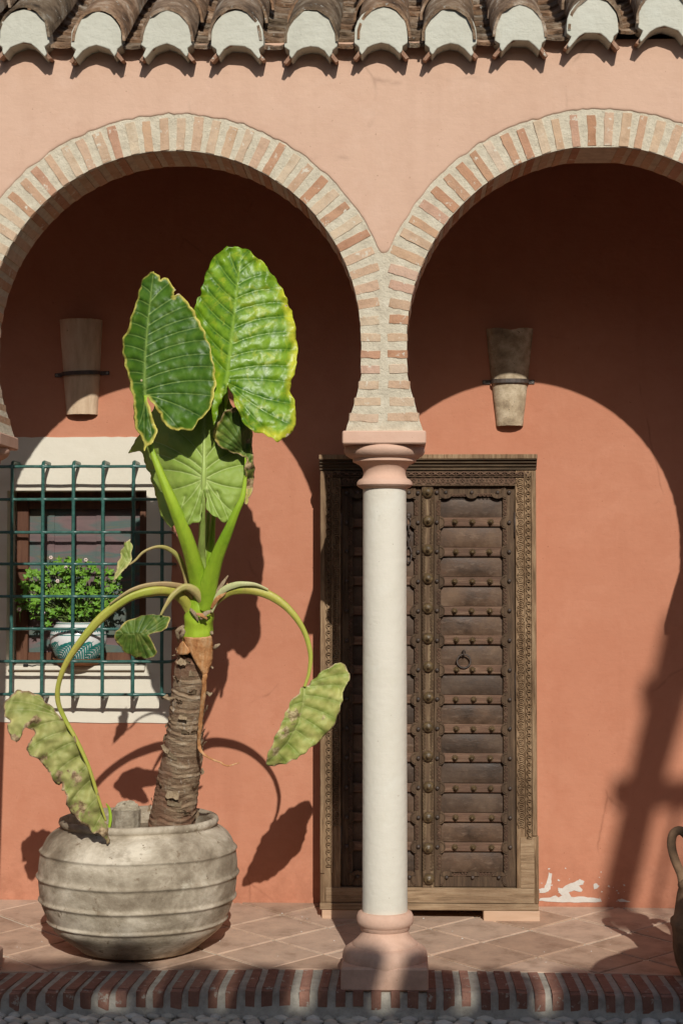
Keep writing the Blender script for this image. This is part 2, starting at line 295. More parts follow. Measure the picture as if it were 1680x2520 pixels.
# ------------------------------------------------------------------ mesh helpers
class MB:
    def __init__(s): s.v = []; s.f = []
    def add(s, vs, fs):
        o = len(s.v); s.v += [tuple(x) for x in vs]; s.f += [tuple(i + o for i in f) for f in fs]; return s
    def box(s, x0, x1, y0, y1, z0, z1, bev=0.0):
        if bev:
            b = bev; P = [(x0, x1), (y0, y1), (z0, z1)]
            bm = bmesh.new(); bmesh.ops.create_cube(bm, size=1)
            for v in bm.verts:
                v.co = Vector(((x0 + x1) / 2 + v.co.x * (x1 - x0), (y0 + y1) / 2 + v.co.y * (y1 - y0), (z0 + z1) / 2 + v.co.z * (z1 - z0)))
            bmesh.ops.bevel(bm, geom=bm.edges[:], offset=b, segments=1, affect='EDGES', clamp_overlap=True)
            bm.verts.index_update()
            s.add([v.co for v in bm.verts], [[v.index for v in f.verts] for f in bm.faces]); bm.free(); return s
        s.add([(x0, y0, z0), (x1, y0, z0), (x1, y1, z0), (x0, y1, z0), (x0, y0, z1), (x1, y0, z1), (x1, y1, z1), (x0, y1, z1)],
              [(0, 3, 2, 1), (4, 5, 6, 7), (0, 1, 5, 4), (1, 2, 6, 5), (2, 3, 7, 6), (3, 0, 4, 7)]); return s
    def prism(s, pts, axis, a, b):
        n = len(pts)
        mk = {'y': lambda p, t: (p[0], t, p[1]), 'x': lambda p, t: (t, p[0], p[1]), 'z': lambda p, t: (p[0], p[1], t)}[axis]
        vs = [mk(p, a) for p in pts] + [mk(p, b) for p in pts]
        fs = [tuple(range(n)), tuple(range(2 * n - 1, n - 1, -1))] + [(i, i + n, (i + 1) % n + n, (i + 1) % n) for i in range(n)]
        s.add(vs, fs); return s
    def lathe(s, c, prof, seg=48, cap=True, wob=0.0, axis='z'):
        o = len(s.v); n = len(prof)
        for i, (r, z) in enumerate(prof):
            for k in range(seg):
                a = 2 * math.pi * k / seg
                rr = r * (1 + wob * nz(3 * math.cos(a), 3 * math.sin(a), z * 7))
                if axis == 'z': s.v.append((c[0] + rr * math.cos(a), c[1] + rr * math.sin(a), c[2] + z))
                else: s.v.append((c[0] + rr * math.cos(a), c[1] - z, c[2] + rr * math.sin(a)))
        for i in range(n - 1):
            for k in range(seg):
                k2 = (k + 1) % seg
                s.f.append((o + i * seg + k, o + i * seg + k2, o + (i + 1) * seg + k2, o + (i + 1) * seg + k))
        if cap:
            s.f.append(tuple(o + k for k in reversed(range(seg)))); s.f.append(tuple(o + (n - 1) * seg + k for k in range(seg)))
        return s
    def tube(s, pts, rad, seg=10, cap=True, flat=None, rib=0.0):
        P = [Vector(p) for p in pts]; n = len(P); o = len(s.v); up = None
        rad = rad if hasattr(rad, '__len__') else [rad] * n
        for i, p in enumerate(P):
            t = (P[min(i + 1, n - 1)] - P[max(i - 1, 0)]).normalized()
            if up is None:
                up = Vector((0, 1, 0)) if abs(t.y) < .9 else Vector((1, 0, 0))
            a = (up - t * up.dot(t)).normalized(); up = a; b = t.cross(a)
            fl = flat if flat else 1.0
            for k in range(seg):
                an = 2 * math.pi * k / seg
                q = 1 + rib * (math.cos(an * 6 + .4) * .6 + 1.3 * nz(i * .13, math.cos(an) * .8, math.sin(an) * .8 + rad[0] * 99)) if rib else 1
                s.v.append(tuple(p + a * (math.cos(an) * rad[i] * fl * q) + b * (math.sin(an) * rad[i] * q)))
        for i in range(n - 1):
            for k in range(seg):
                k2 = (k + 1) % seg
                s.f.append((o + i * seg + k, o + i * seg + k2, o + (i + 1) * seg + k2, o + (i + 1) * seg + k))
        if cap:
            s.f.append(tuple(o + k for k in reversed(range(seg)))); s.f.append(tuple(o + (n - 1) * seg + k for k in range(seg)))
        return s
    def torus(s, c, R0, r0, seg=12, rs=5, axis='y', a0=0, a1=2 * math.pi):
        full = abs(a1 - a0 - 2 * math.pi) < 1e-4; o = len(s.v); m = seg if full else seg + 1
        for i in range(m):
            a = a0 + (a1 - a0) * i / seg
            for k in range(rs):
                b = 2 * math.pi * k / rs; q = R0 + r0 * math.cos(b); h = r0 * math.sin(b)
                if axis == 'y': s.v.append((c[0] + q * math.cos(a), c[1] + h, c[2] + q * math.sin(a)))
                elif axis == 'x': s.v.append((c[0] + h, c[1] + q * math.cos(a), c[2] + q * math.sin(a)))
                else: s.v.append((c[0] + q * math.cos(a), c[1] + q * math.sin(a), c[2] + h))
        for i in range(m if full else m - 1):
            for k in range(rs):
                i2 = (i + 1) % m; k2 = (k + 1) % rs
                s.f.append((o + i * rs + k, o + i2 * rs + k, o + i2 * rs + k2, o + i * rs + k2))
        return s
    def dome(s, c, r, h, seg=12, rings=4):         # a boss facing -y
        prof = [(r, 0)] + [(r * math.cos(a), h * math.sin(a)) for a in [math.pi / 2 * i / rings for i in range(1, rings)]] + [(r * .06, h)]
        return s.lathe(c, prof, seg, True, 0, 'y')
    def mesh(s, name, smooth=False):
        me = bpy.data.meshes.new(name); me.from_pydata(s.v, [], s.f); me.validate(); me.update()
        bm = bmesh.new(); bm.from_mesh(me); bmesh.ops.recalc_face_normals(bm, faces=bm.faces); bm.to_mesh(me); bm.free()
        if smooth:
            me.polygons.foreach_set('use_smooth', [True] * len(me.polygons))
        return me
    def build(s, name, mat, parent=None, smooth=False, sharp=None, **props):
        me = s.mesh(name, smooth)
        if smooth and sharp: me.set_sharp_from_angle(angle=math.radians(sharp))
        return link(name, me, mat, parent, **props)
def link(name, me, mat, parent=None, mw=None, **props):
    o = bpy.data.objects.new(name, me); COL.objects.link(o)
    if mat and len(me.materials) == 0: me.materials.append(MATS[mat])
    if parent:
        o.parent = parent
        loc = Vector(parent['_base']) if '_base' in parent else Vector((0, 0, 0))
        o.matrix_parent_inverse = Matrix.Translation(-loc)
    if mw is not None: o.matrix_basis = mw
    for k, v in props.items(): o[k] = v
    return o
def thing(name, label, cat, base=(0, 0, 0), group=None):
    e = bpy.data.objects.new(name, None); COL.objects.link(e); e.location = base; e.empty_display_size = .1
    e['label'] = label; e['category'] = cat; e['kind'] = 'thing'; e['_base'] = tuple(base)
    if group: e['group'] = group
    return e
def catmull(pts, n):
    P = [Vector(p) for p in pts]; out = []; m = len(P) - 1
    for i in range(n + 1):
        t = i / n * m; k = min(int(t), m - 1); u = t - k
        p0 = P[max(k - 1, 0)]; p1 = P[k]; p2 = P[k + 1]; p3 = P[min(k + 2, m)]
        out.append(.5 * ((2 * p1) + (p2 - p0) * u + (2 * p0 - 5 * p1 + 4 * p2 - p3) * u * u + (3 * p1 - p0 - 3 * p2 + p3) * u ** 3))
    return out
def lerp_list(vals, n):
    m = len(vals) - 1; out = []
    for i in range(n + 1):
        t = i / n * m; k = min(int(t), m - 1); out.append(vals[k] + (vals[k + 1] - vals[k]) * (t - k))
    return out

def brick_variants(name, k, bev, jit, seed):
    out = []; rnd = random.Random(seed)
    for i in range(k):
        bm = bmesh.new(); bmesh.ops.create_cube(bm, size=1)
        bmesh.ops.bevel(bm, geom=bm.edges[:], offset=bev, segments=1, affect='EDGES')
        for v in bm.verts:
            v.co += Vector([rnd.uniform(-jit, jit) for _ in range(3)])
        me = bpy.data.meshes.new(name); bm.to_mesh(me); bm.free(); out.append(me)
    return out

# =================================================================== THE SETTING
WALL = 1.35                     # y of the back wall
def floor_z(x, y):
    t = max(0, min(1, y / WALL))
    return .05 * t - .012 * x * x * (1 - t) - .006 * x * t
# courtyard
GZ = -.092
g = MB(); N = 40
g.add([(-60, -60, GZ - .03), (60, -60, GZ - .03), (60, -.045, GZ - .03), (-60, -.045, GZ - .03)], [(0, 1, 2, 3)])
ground = g.build('courtyard_ground', 'pebble_bed', kind='structure')
ground['label'] = 'pebble paved courtyard ground below the brick step'; 
pv = []
rp = random.Random(3)
for i in range(6):
    bm = bmesh.new(); bmesh.ops.create_icosphere(bm, subdivisions=1, radius=1)
    for v in bm.verts: v.co *= 1 + .22 * nz(v.co.x * 1.3 + i * 7, v.co.y * 1.3, v.co.z)
    me = bpy.data.meshes.new('pebble'); bm.to_mesh(me); bm.free()
    me.polygons.foreach_set('use_smooth', [True] * len(me.polygons)); me.materials.append(MATS['pebble']); pv.append(me)
cnt = 0; row = 0; y = -.075
while cnt < 298 and y > -.75:
    x = -1.62 + rp.uniform(0, .05)
    while x < 1.55 and cnt < 298:
        a = rp.uniform(.026, .047); b = rp.uniform(.019, .027)
        o = link('pebble', pv[cnt % 6], None, ground)
        o.location = (x + a, y + rp.uniform(-.006, .006), GZ - .016 + rp.uniform(-.003, .003)); o.rotation_euler = (rp.uniform(-.1, .1), rp.uniform(-.1, .1), rp.uniform(-.35, .35))
        o.scale = (a, b, .018); x += 2 * a * .97; cnt += 1
    y -= .047; row += 1
m = MB()                                              # the pebbles past the counted ones
ico = pv[0]
iv = [v.co.copy() for v in ico.vertices]; jf = [tuple(p.vertices) for p in ico.polygons]
for k in range(1600):
    px, py = rp.uniform(-3.5, 3.5), rp.uniform(-4.2, y + .02) if rp.random() < .8 else rp.uniform(-.75, -.08)
    if -1.64 < px < 1.58 and py > y + .02: continue
    a, b, an = rp.uniform(.03, .05), rp.uniform(.015, .025), rp.uniform(-.5, .5)
    m.add([(px + v.x * a * math.cos(an) - v.y * b * math.sin(an), py + v.x * a * math.sin(an) + v.y * b * math.cos(an), GZ - .016 + v.z * .017) for v in iv], jf)
m.build('far_pebbles', 'pebble', ground, True, kind='stuff')

# gallery floor : diagonal clay tiles on a grout bed
STEP_F, STEP_B = -.045, .235
m = MB(); nx, ny = 60, 8
vs = []; fs = []
for j in range(ny + 1):
    for i in range(nx + 1):
        xx = -5 + 10 * i / nx; yy = STEP_B - .01 + (WALL + .05 - STEP_B + .01) * j / ny
        vs.append((xx, yy, floor_z(xx, yy) - .003))
for j in range(ny):
    for i in range(nx): q = j * (nx + 1) + i; fs.append((q, q + 1, q + nx + 2, q + nx + 1))
m.add(vs, fs); gfloor = m.build('gallery_floor', 'grout', kind='structure')
gfloor['label'] = 'gallery floor of diagonal terracotta tiles behind the brick step'
def clip_poly(P, lo, hi):
    def cut(P, f):
        out = []
        for i in range(len(P)):
            a, b = P[i], P[(i + 1) % len(P)]; fa, fb = f(a), f(b)
            if fa >= 0: out.append(a)
            if fa * fb < 0: t = fa / (fa - fb); out.append((a[0] + (b[0] - a[0]) * t, a[1] + (b[1] - a[1]) * t))
        return out
    P = cut(P, lambda p: p[1] - lo)
    return cut(P, lambda p: hi - p[1]) if P else P
X0 = at_z(1185, 2322, .02); PITCH = .317; HT = PITCH / 2 - .0075
rt = random.Random(5)
e1 = Vector((math.cos(math.radians(45)), math.sin(math.radians(45)))); e2 = Vector((-e1.y, e1.x))
for i in range(-14, 15):
    for j in range(-14, 15):
        c = Vector((X0.x, X0.y)) + e1 * (PITCH * (i + .5)) + e2 * (PITCH * (j + .5))
        if not (-2.9 < c.x < 2.6): continue
        P = [c + e1 * (HT * a) + e2 * (HT * b) for a, b in ((-1, -1), (1, -1), (1, 1), (-1, 1))]
        P = [(p.x + rt.uniform(-.002, .002), p.y + rt.uniform(-.002, .002)) for p in P]
        P = clip_poly(P, STEP_B + .004, WALL - .003)
        if len(P) < 3: continue
        area = abs(sum(P[k][0] * P[(k + 1) % len(P)][1] - P[(k + 1) % len(P)][0] * P[k][1] for k in range(len(P)))) / 2
        if area < .0015: continue
        cx = sum(p[0] for p in P) / len(P); cy = sum(p[1] for p in P) / len(P)
        h = rt.uniform(-.0012, .0016); tx, ty = rt.uniform(-.006, .006), rt.uniform(-.006, .006)
        zt = lambda p, d: floor_z(p[0], p[1]) + d + h + tx * (p[0] - cx) + ty * (p[1] - cy)
        inn = [(cx + (p[0] - cx) * .985, cy + (p[1] - cy) * .985) for p in P]
        n_ = len(P); t_ = MB()
        t_.add([(p[0], p[1], zt(p, -.008)) for p in P] + [(p[0], p[1], zt(p, .0006)) for p in P] + [(p[0], p[1], zt(p, .0028)) for p in inn],
               [tuple(range(2 * n_, 3 * n_))] + [(k, (k + 1) % n_, (k + 1) % n_ + n_, k + n_) for k in range(n_)] + [(k + n_, (k + 1) % n_ + n_, (k + 1) % n_ + 2 * n_, k + 2 * n_) for k in range(n_)])
        t_.build('tile', 'floor_tile', gfloor)

m = MB(); rc_ = random.Random(44)
for k in range(70):
    x, y = rc_.uniform(-1.6, 1.4), rc_.uniform(.26, 1.3); r0 = rc_.uniform(.0015, .005); z = floor_z(x, y) + .003
    P = [(x + r0 * rc_.uniform(.5, 1.3) * math.cos(t), y + r0 * rc_.uniform(.5, 1.3) * math.sin(t)) for t in [math.pi * 2 * q / 5 for q in range(5)]]
    m.add([(p[0], p[1], z) for p in P] + [(x, y, z + r0 * .8)], [(q, (q + 1) % 5, 5) for q in range(5)])
cr = m.build('floor_crumbs', 'bare_white', None, kind='stuff'); cr['label'] = 'small pale crumbs of plaster scattered on the tiles'; cr['category'] = 'debris'
# brick edged step
step = thing('brick_step', 'low step edged with upright red bricks below the columns', 'step', (0, 0, GZ))
m = MB(); prof = [(STEP_B + .006, -.001), (STEP_F + .075, -.003), (STEP_F + .030, -.010), (STEP_F + .008, -.022), (STEP_F + .002, -.034), (STEP_F - .006, -.078), (STEP_F - .022, -.10), (STEP_F - .04, -.17), (STEP_B, -.17)]
nseg = 160; vs = []; fs = []; k = len(prof)
for i in range(nseg + 1):
    xx = -4.5 + 9 * i / nseg
    for (yy, zz) in prof: vs.append((xx, yy + (.006 * nz(xx * 6, zz * 20) if yy < .2 else 0), zz + floor_z(xx, max(0, yy)) + (.003 * nz(xx * 9, yy * 9) if zz > -.15 and yy < .2 else 0)))
for i in range(nseg):
    for q in range(k): fs.append((i * k + q, (i + 1) * k + q, (i + 1) * k + (q + 1) % k, i * k + (q + 1) % k))
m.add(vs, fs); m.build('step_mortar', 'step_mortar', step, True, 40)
sv = []
for i in range(6):
    bm = bmesh.new(); bmesh.ops.create_cube(bm, size=1)
    ed = [e for e in bm.edges if all(v.co.y < 0 and v.co.z > 0 for v in e.verts)]
    bmesh.ops.bevel(bm, geom=ed, offset=.10, segments=3, affect='EDGES')
    bmesh.ops.subdivide_edges(bm, edges=[e for e in bm.edges if abs((e.verts[0].co - e.verts[1].co).y) > .5], cuts=3)
    for v in bm.verts:
        v.co += Vector((.055 * nz(v.co.y * 5 + i * 3, v.co.z * 4, i), .01 * nz(v.co.x * 5, i), .03 * nz(v.co.y * 4, v.co.x * 3, i * 2.3)))
    me = bpy.data.meshes.new('brick'); bm.to_mesh(me); bm.free(); me.materials.append(MATS['step_brick']); sv.append(me)
rs_ = random.Random(11); x = -2.0
while x < 2.15:
    wd = rs_.uniform(.034, .043); hb = rs_.uniform(.066, .080)
    lean = .9 * (x + .3) * -.12 if x < -.3 else -.05 * (x - .2)
    o = link('brick', sv[rs_.randrange(6)], None, step)
    L = STEP_B - STEP_F + .004
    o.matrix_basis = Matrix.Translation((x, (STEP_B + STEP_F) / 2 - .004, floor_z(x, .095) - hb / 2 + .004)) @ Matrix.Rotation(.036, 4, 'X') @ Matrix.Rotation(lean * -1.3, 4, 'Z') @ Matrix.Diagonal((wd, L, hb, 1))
    x += rs_.uniform(.066, .075)

# =================================================================== BACK WALL
wall = thing('gallery_wall', 'terracotta plastered back wall of the shaded gallery', 'wall', (0, WALL, 0))
RX0, RX1 = at(19, 1300, WALL).x, at(361, 1300, WALL).x
RZ1, RZ0 = at(200, 1207, WALL).z, at(200, 1640, WALL).z
RD = .19
def sheet_with_hole(x0, x1, z0, z1, hx0, hx1, hz0, hz1, Y, D):
    m = MB(); m.add([(x0, Y, z0), (x1, Y, z0), (x1, Y, z1), (x0, Y, z1), (hx0, Y, hz0), (hx1, Y, hz0), (hx1, Y, hz1), (hx0, Y, hz1)],
                    [(0, 1, 5, 4), (1, 2, 6, 5), (2, 3, 7, 6), (3, 0, 4, 7)])
    m.add([(x0, D, z0), (x1, D, z0), (x1, D, z1), (x0, D, z1)], [(0, 3, 2, 1)])
    return m
sheet_with_hole(-5, 5, -.2, 3.75, RX0, RX1, RZ0, RZ1, WALL, WALL + .35).build('plaster_surface', 'plaster_back', wall)
BZ1, BZ0 = at(200, 1076, WALL).z, at(200, 1778, WALL).z
BX0, BX1 = at(-70, 1300, WALL).x, at(423, 1300, WALL).x
m = MB(); T = WALL - .006; r_ = random.Random(2)
outer = []
for k in range(30): outer.append((BX0 + (BX1 - BX0) * k / 30, BZ0 + r_.uniform(-.002, .002)))
for k in range(30): outer.append((BX1 + r_.uniform(-.002, .002), BZ0 + (BZ1 - BZ0) * k / 30))
for k in range(30): outer.append((BX1 + (BX0 - BX1) * k / 30, BZ1 + r_.uniform(-.002, .002)))
for k in range(30): outer.append((BX0, BZ1 + (BZ0 - BZ1) * k / 30))
inner = []
for (p, q) in (((RX0, RZ0), (RX1, RZ0)), ((RX1, RZ0), (RX1, RZ1)), ((RX1, RZ1), (RX0, RZ1)), ((RX0, RZ1), (RX0, RZ0))):
    for k in range(30): inner.append((p[0] + (q[0] - p[0]) * k / 30, p[1] + (q[1] - p[1]) * k / 30))
n_ = 120
m.add([(p[0], T, p[1]) for p in outer] + [(p[0], T, p[1]) for p in inner] + [(p[0], WALL + .004, p[1]) for p in outer] + [(p[0] + 0, WALL + RD, p[1]) for p in inner],
      [(k, (k + 1) % n_, (k + 1) % n_ + n_, k + n_) for k in range(n_)] + [(k, (k + 1) % n_, (k + 1) % n_ + 2 * n_, k + 2 * n_) for k in range(n_)] + [(k + n_, (k + 1) % n_ + n_, (k + 1) % n_ + 3 * n_, k + 3 * n_) for k in range(n_)])
m.build('window_surround', 'plaster_cream', wall, label='cream painted surround around the window')
def zz3(p): return (760 + p[0] / 1.704, 2100 + p[1] / 1.704)
patches = [[(965, 166), (964, 150), (985, 145), (995, 120), (1005, 80), (1017, 85), (1015, 120), (1010, 150), (1000, 160), (985, 165)],
           [(1043, 148), (1060, 145), (1085, 128), (1115, 120), (1135, 108), (1152, 115), (1148, 130), (1130, 136), (1145, 150), (1140, 162), (1110, 155), (1088, 165), (1100, 183), (1140, 181), (1180, 185), (1222, 192), (1226, 203), (1150, 205), (1090, 205), (1000, 201), (965, 199), (965, 187), (1000, 187), (1033, 175), (1045, 185), (1060, 175), (1045, 165)],
           [(1190, 128), (1205, 126), (1216, 137), (1208, 146), (1194, 150)], [(1292, 196), (1310, 190), (1330, 197), (1345, 203), (1300, 203)]]
for P in patches:
    Q = []
    for i in range(len(P)):
        a, b = P[i], P[(i + 1) % len(P)]
        for u in (0, .33, .66):
            Q.append((a[0] + (b[0] - a[0]) * u + R(-1.6, 1.6), a[1] + (b[1] - a[1]) * u + R(-1.6, 1.6)))
    W = [at(*zz3(p), WALL) for p in Q]
    MB().prism([(p.x, p.z) for p in W], 'y', WALL - .003, WALL + .002).build('bare_patch', 'bare_white', wall, label='white patch where the wall paint has peeled')
for k in range(26):
    cx, cy = (R(970, 1360), R(120, 203)) if k < 16 else (R(1000, 1240), R(60, 200)); r0 = R(1.5, 5)
    W = [at(*zz3((cx + r0 * R(.5, 1.4) * math.cos(t), cy + .8 * r0 * R(.5, 1.4) * math.sin(t))), WALL) for t in [2 * math.pi * q / 7 for q in range(7)]]
    MB().prism([(p.x, p.z) for p in W], 'y', WALL - .002, WALL + .002).build('bare_patch', 'bare_white', wall)
# ceiling of the gallery
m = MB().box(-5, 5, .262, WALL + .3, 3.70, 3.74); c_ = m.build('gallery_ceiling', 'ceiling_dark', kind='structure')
for s, xx in ((0, -5.2), (1, 5.0)):
    m = MB().box(xx, xx + .2, .3, WALL + .3, -.2, 3.70); m.build('gallery_end_wall_right' if s else 'gallery_end_wall_left', 'plaster_back', kind='structure')

# =================================================================== ARCADE
arc = thing('arcade_wall', 'pink arcade wall of brick horseshoe arches above the columns', 'wall', (0, .13, 2.2))
T_A = .262
PIERS = [-3.384, -1.692, 0.0, 1.710, 3.420]
ARCH = [(-2.538, .755, .76, 2.575), (-.846, .755, .76, 2.575), (.855, .764, .765, 2.585), (2.565, .764, .765, 2.585)]
ZA = at(425, 370, 0).z
ARCH = [(a, b, ZA - c0 + (0 if i < 2 else at(1490, 358, 0).z - ZA), c0) for i, (a, b, _, c0) in enumerate([(x[0], x[1], 0, x[3] - .0) for x in ARCH])]
# each arch: (centre x, half width, half height, centre z) ; centre height from the widest point of the opening
ZC = at(419, 838, 0).z
ARCH = [(a, b, (ZA if i < 2 else at(1490, 358, 0).z) - ZC, ZC) for i, (a, b, c, d) in enumerate(ARCH)]
Z_FOOT = at(945, 1060, 0).z; Z_FL = at(945, 920, 0).z
def flare(z):
    if z >= Z_FL: return 0.0
    t = (Z_FL - z) / (Z_FL - Z_FOOT); return .062 * t ** 1.15
def edge(ai, side, z):             # x of the opening's edge for arch ai, side -1 left, +1 right
    cx, rx, rz, zc = ARCH[ai]
    if z <= zc: return cx + side * (rx - flare(z))
    q = max(0.0, 1 - ((z - zc) / rz) ** 2); return cx + side * rx * math.sqrt(q)
m = MB()
for pi, px in enumerate(PIERS):
    L = pi - 1; Rr = pi
    ztop = ARCH[min(max(Rr, 0), 3)][3] + min(ARCH[min(L, 3) if L >= 0 else 0][2], ARCH[min(Rr, 3)][2])
    zs = [Z_FOOT + (ZC - Z_FOOT) * i / 16 for i in range(16)]
    zs += [ZC + (ztop - ZC) * math.sin(math.pi / 2 * i / 60) for i in range(61)]
    lft = []; rgt = []
    for i, z in enumerate(zs):
        jl = .004 * nz(z * 14 + pi * 5, 1.3) + .003 * nz(z * 40, 7 + pi); jr = .004 * nz(z * 14 + pi * 9, 5.7) + .003 * nz(z * 40, 2 + pi)
        lft.append(edge(L, 1, z) + jl if L >= 0 else px - .8); rgt.append(edge(Rr, -1, z) + jr if Rr < 4 else px + .8)
    vs = []; fs = []
    for i, z in enumerate(zs): vs += [(lft[i], 0, z), (rgt[i], 0, z), (rgt[i], T_A, z), (lft[i], T_A, z)]
    for i in range(len(zs) - 1):
        for q in range(4): fs.append((4 * i + q, 4 * i + (q + 1) % 4, 4 * i + 4 + (q + 1) % 4, 4 * i + 4 + q))
    fs.append((0, 1, 2, 3)); m.add(vs, fs)
ZTOP = at(840, 100, -.09).z + .02
z0_ = min(a[3] + a[2] for a in ARCH)
m.box(-4.2, 4.3, 0.001, T_A - .001, z0_ - .002, ZTOP)
m.build('mortar', 'mortar', arc)
# plaster coat with a ragged lower edge round the brick rings
RING = .142
def ext_z(x):
    best = 0
    for cx, rx, rz, zc in ARCH:
        d = abs(x - cx) / (rx + RING)
        if d < 1: best = max(best, zc + (rz + RING + .003) * math.sqrt(1 - d * d))
    pz = 0
    for px in PIERS:
        if abs(x - px) < .075: pz = max(pz, at(945, 622, 0).z + .05 * (abs(x - px) / .05) ** 2.4)
    return max(best, pz)
xs = [-4.2 + 8.5 * i / 1100 for i in range(1101)]
lo = [ext_z(x) + .010 * nz(x * 17, 3.1) + .007 * nz(x * 47, 9.2) + .006 * nz(x * 110, 4.4) for x in xs]
lo = [sum(lo[max(0, i - 1):i + 2]) / len(lo[max(0, i - 1):i + 2]) for i in range(len(lo))]
m = MB(); vs = []; fs = []
NZ = 8
for i, x in enumerate(xs):
    dy = 0
    vs.append((x, .001, lo[i])); vs.append((x, -.0026, lo[i] + .002))
    for k in range(1, NZ + 1):
        z = lo[i] + .003 + (ZTOP - lo[i] - .003) * (0, .012, .035, .09, .2, .4, .6, .8, 1)[k]
        vs.append((x, -.0045 - (.0015 * nz(x * 2.2, z * 2.2) + .001 * nz(x * 9, z * 9)) * min(1, k / 3), z))
s_ = NZ + 2
for i in range(len(xs) - 1):
    for k in range(s_ - 1): fs.append((i * s_ + k, (i + 1) * s_ + k, (i + 1) * s_ + k + 1, i * s_ + k + 1))
m.add(vs, fs); m.build('plaster_coat', 'plaster_front', arc, True)
# bricks of the rings and the piers
BV = brick_variants('brick', 8, .05, .022, 4)
for me in BV: me.materials.append(MATS['brick'])
# finer irregular bricks
BV = []
for i in range(8):
    bm = bmesh.new(); bmesh.ops.create_cube(bm, size=1)
    bmesh.ops.subdivide_edges(bm, edges=[e for e in bm.edges if abs((e.verts[0].co - e.verts[1].co).x) > .5], cuts=3)
    for v in bm.verts:
        v.co.z += (.10 * nz(v.co.x * 4 + i * 5, v.co.z, i * 1.7)) ; v.co.x += .03 * nz(v.co.z * 3, i * 4.1, v.co.y)
        v.co.y += .008 * nz(v.co.x * 4, v.co.z * 3, i)
    bmesh.ops.bevel(bm, geom=[e for e in bm.edges if len(e.link_faces) == 2 and e.calc_face_angle(0) > .8], offset=.035, segments=1, affect='EDGES')
    me = bpy.data.meshes.new('brick'); bm.to_mesh(me); bm.free(); me.materials.append(MATS['brick']); BV.append(me)
rb = random.Random(21)
def put_brick(cx, cz, ux, uz, length, thick):          # long axis (ux, uz) in the wall plane, through the whole depth
    y0, y1 = -.0015 - rb.uniform(0, .0025), T_A + .003
    U = Vector((ux, 0, uz)); V = Vector((0, 1, 0)); Wv = Vector((-uz, 0, ux))
    M3 = Matrix((U * length, V * (y1 - y0), Wv * thick)).transposed().to_4x4()
    link('brick', rb.choice(BV), None, arc, Matrix.Translation((cx, (y0 + y1) / 2, cz)) @ M3)
for ai in (1, 2):
    cx, rx, rz, zc = ARCH[ai]
    a0 = math.radians(5.5); nb = 38
    for k in range(nb):
        a = a0 + (math.pi - 2 * a0) * k / (nb - 1) + rb.uniform(-.005, .005)
        ca, sa = math.cos(a), math.sin(a)
        ex, ez = cx + rx * ca, zc + rz * sa
        nx_, nz_ = ca / rx, sa / rz; q = math.hypot(nx_, nz_); nx_ /= q; nz_ /= q
        ln = RING + rb.uniform(-.012, .004)
        side = PIERS[ai + 1] if ca > 0 else PIERS[ai]
        room = (abs(side - ex) - .016) / max(.05, abs(nx_))
        ln = min(ln, room)
        c_in = -.003
        put_brick(ex + nx_ * (c_in + ln / 2), ez + nz_ * (c_in + ln / 2), nx_, nz_, ln, rb.uniform(.032, .039))
for pi in (1, 2, 3):
    px = PIERS[pi]
    for k in range(6):
        z = at(945, 1027 - 39.2 * k, 0).z
        for sd_, ai in ((-1, pi - 1), (1, pi)):
            ex = edge(ai, 1 if sd_ < 0 else -1, z) ; out = abs(ex - px) + .003
            inn = .012 + rb.uniform(-.003, .008)
            c = px + sd_ * (out + inn) / 2; tl = rb.uniform(-.04, .04)
            put_brick(c, z + rb.uniform(-.003, .003), math.cos(tl), math.sin(tl), out - inn, rb.uniform(.030, .036))

# =================================================================== COLUMNS
AX = .131
def prof_rows(rows, c=945):
    return [(hw / scl(AX), at(c, r, AX).z) for hw, r in rows]
cap_rows = [(54, 1204), (58, 1202), (64, 1199), (68.5, 1194), (68, 1187), (63, 1181), (55.5, 1177), (52.5, 1170), (52, 1162), (55, 1153), (62, 1145), (72, 1139.5), (78, 1137), (78.5, 1130), (86, 1127), (95, 1121), (99.5, 1113), (99.5, 1106), (96, 1099), (90, 1093), (70, 1091)]
base_rows = [(70, 2381), (92, 2379), (101, 2370), (104, 2356), (102, 2342), (97, 2332), (88, 2325.5), (80, 2322.5), (79, 2318), (71, 2312), (63, 2303), (58, 2294), (57, 2287), (60, 2285), (61, 2278), (62.5, 2276), (68, 2271), (70, 2262), (69, 2252), (65, 2244), (58, 2241), (40, 2240)]
def column(px, label, lean):
    t = thing('column', label, 'column', (px, AX, 0), 'columns of the arcade')
    fz = floor_z(px, 0); zk = at(945, 1092, 0).z; made = []
    zb = at(945, 2382, -.035).z
    made.append(MB().box(px - .171, px + .171, AX - .168, AX + .171, fz - .010, zb, .008).build('plinth', 'plaster_pink', t))
    pr = prof_rows(base_rows)
    made.append(MB().lathe((px, AX, 0), pr, 64, True, .012).build('base', 'plaster_pink', t, True, 50))
    zt, zbm = at(945, 1203, AX).z, at(945, 2247, AX).z
    sh = [(.0905 - .003 * (i / 40) + .0006 * nz(i * .7, px), zbm + (zt - zbm) * i / 40) for i in range(41)]
    made.append(MB().lathe((px, AX, 0), sh, 64, True, .004).build('shaft', 'shaft_white', t, True, 50))
    made.append(MB().lathe((px, AX, 0), prof_rows(cap_rows), 64, True, .006).build('capital', 'plaster_pink', t, True, 40))
    made.append(MB().box(px - .165, px + .165, AX - .165, AX + .165, at(945, 1092, -.034).z, at(945, 1059.5, -.034).z, .005).build('abacus', 'plaster_pink', t))
    if lean:
        for ob in made:
            for v in ob.data.vertices: v.co.x -= lean * max(0, zk - v.co.z) / zk
column(0.0, 'white column with pink capital and base in front of the carved door', 0)
column(-1.692, 'column cut off by the left edge, only its capital and plinth corners in view', .058)
column(1.710, 'next column of the arcade, past the right edge beyond the amphora', 0)

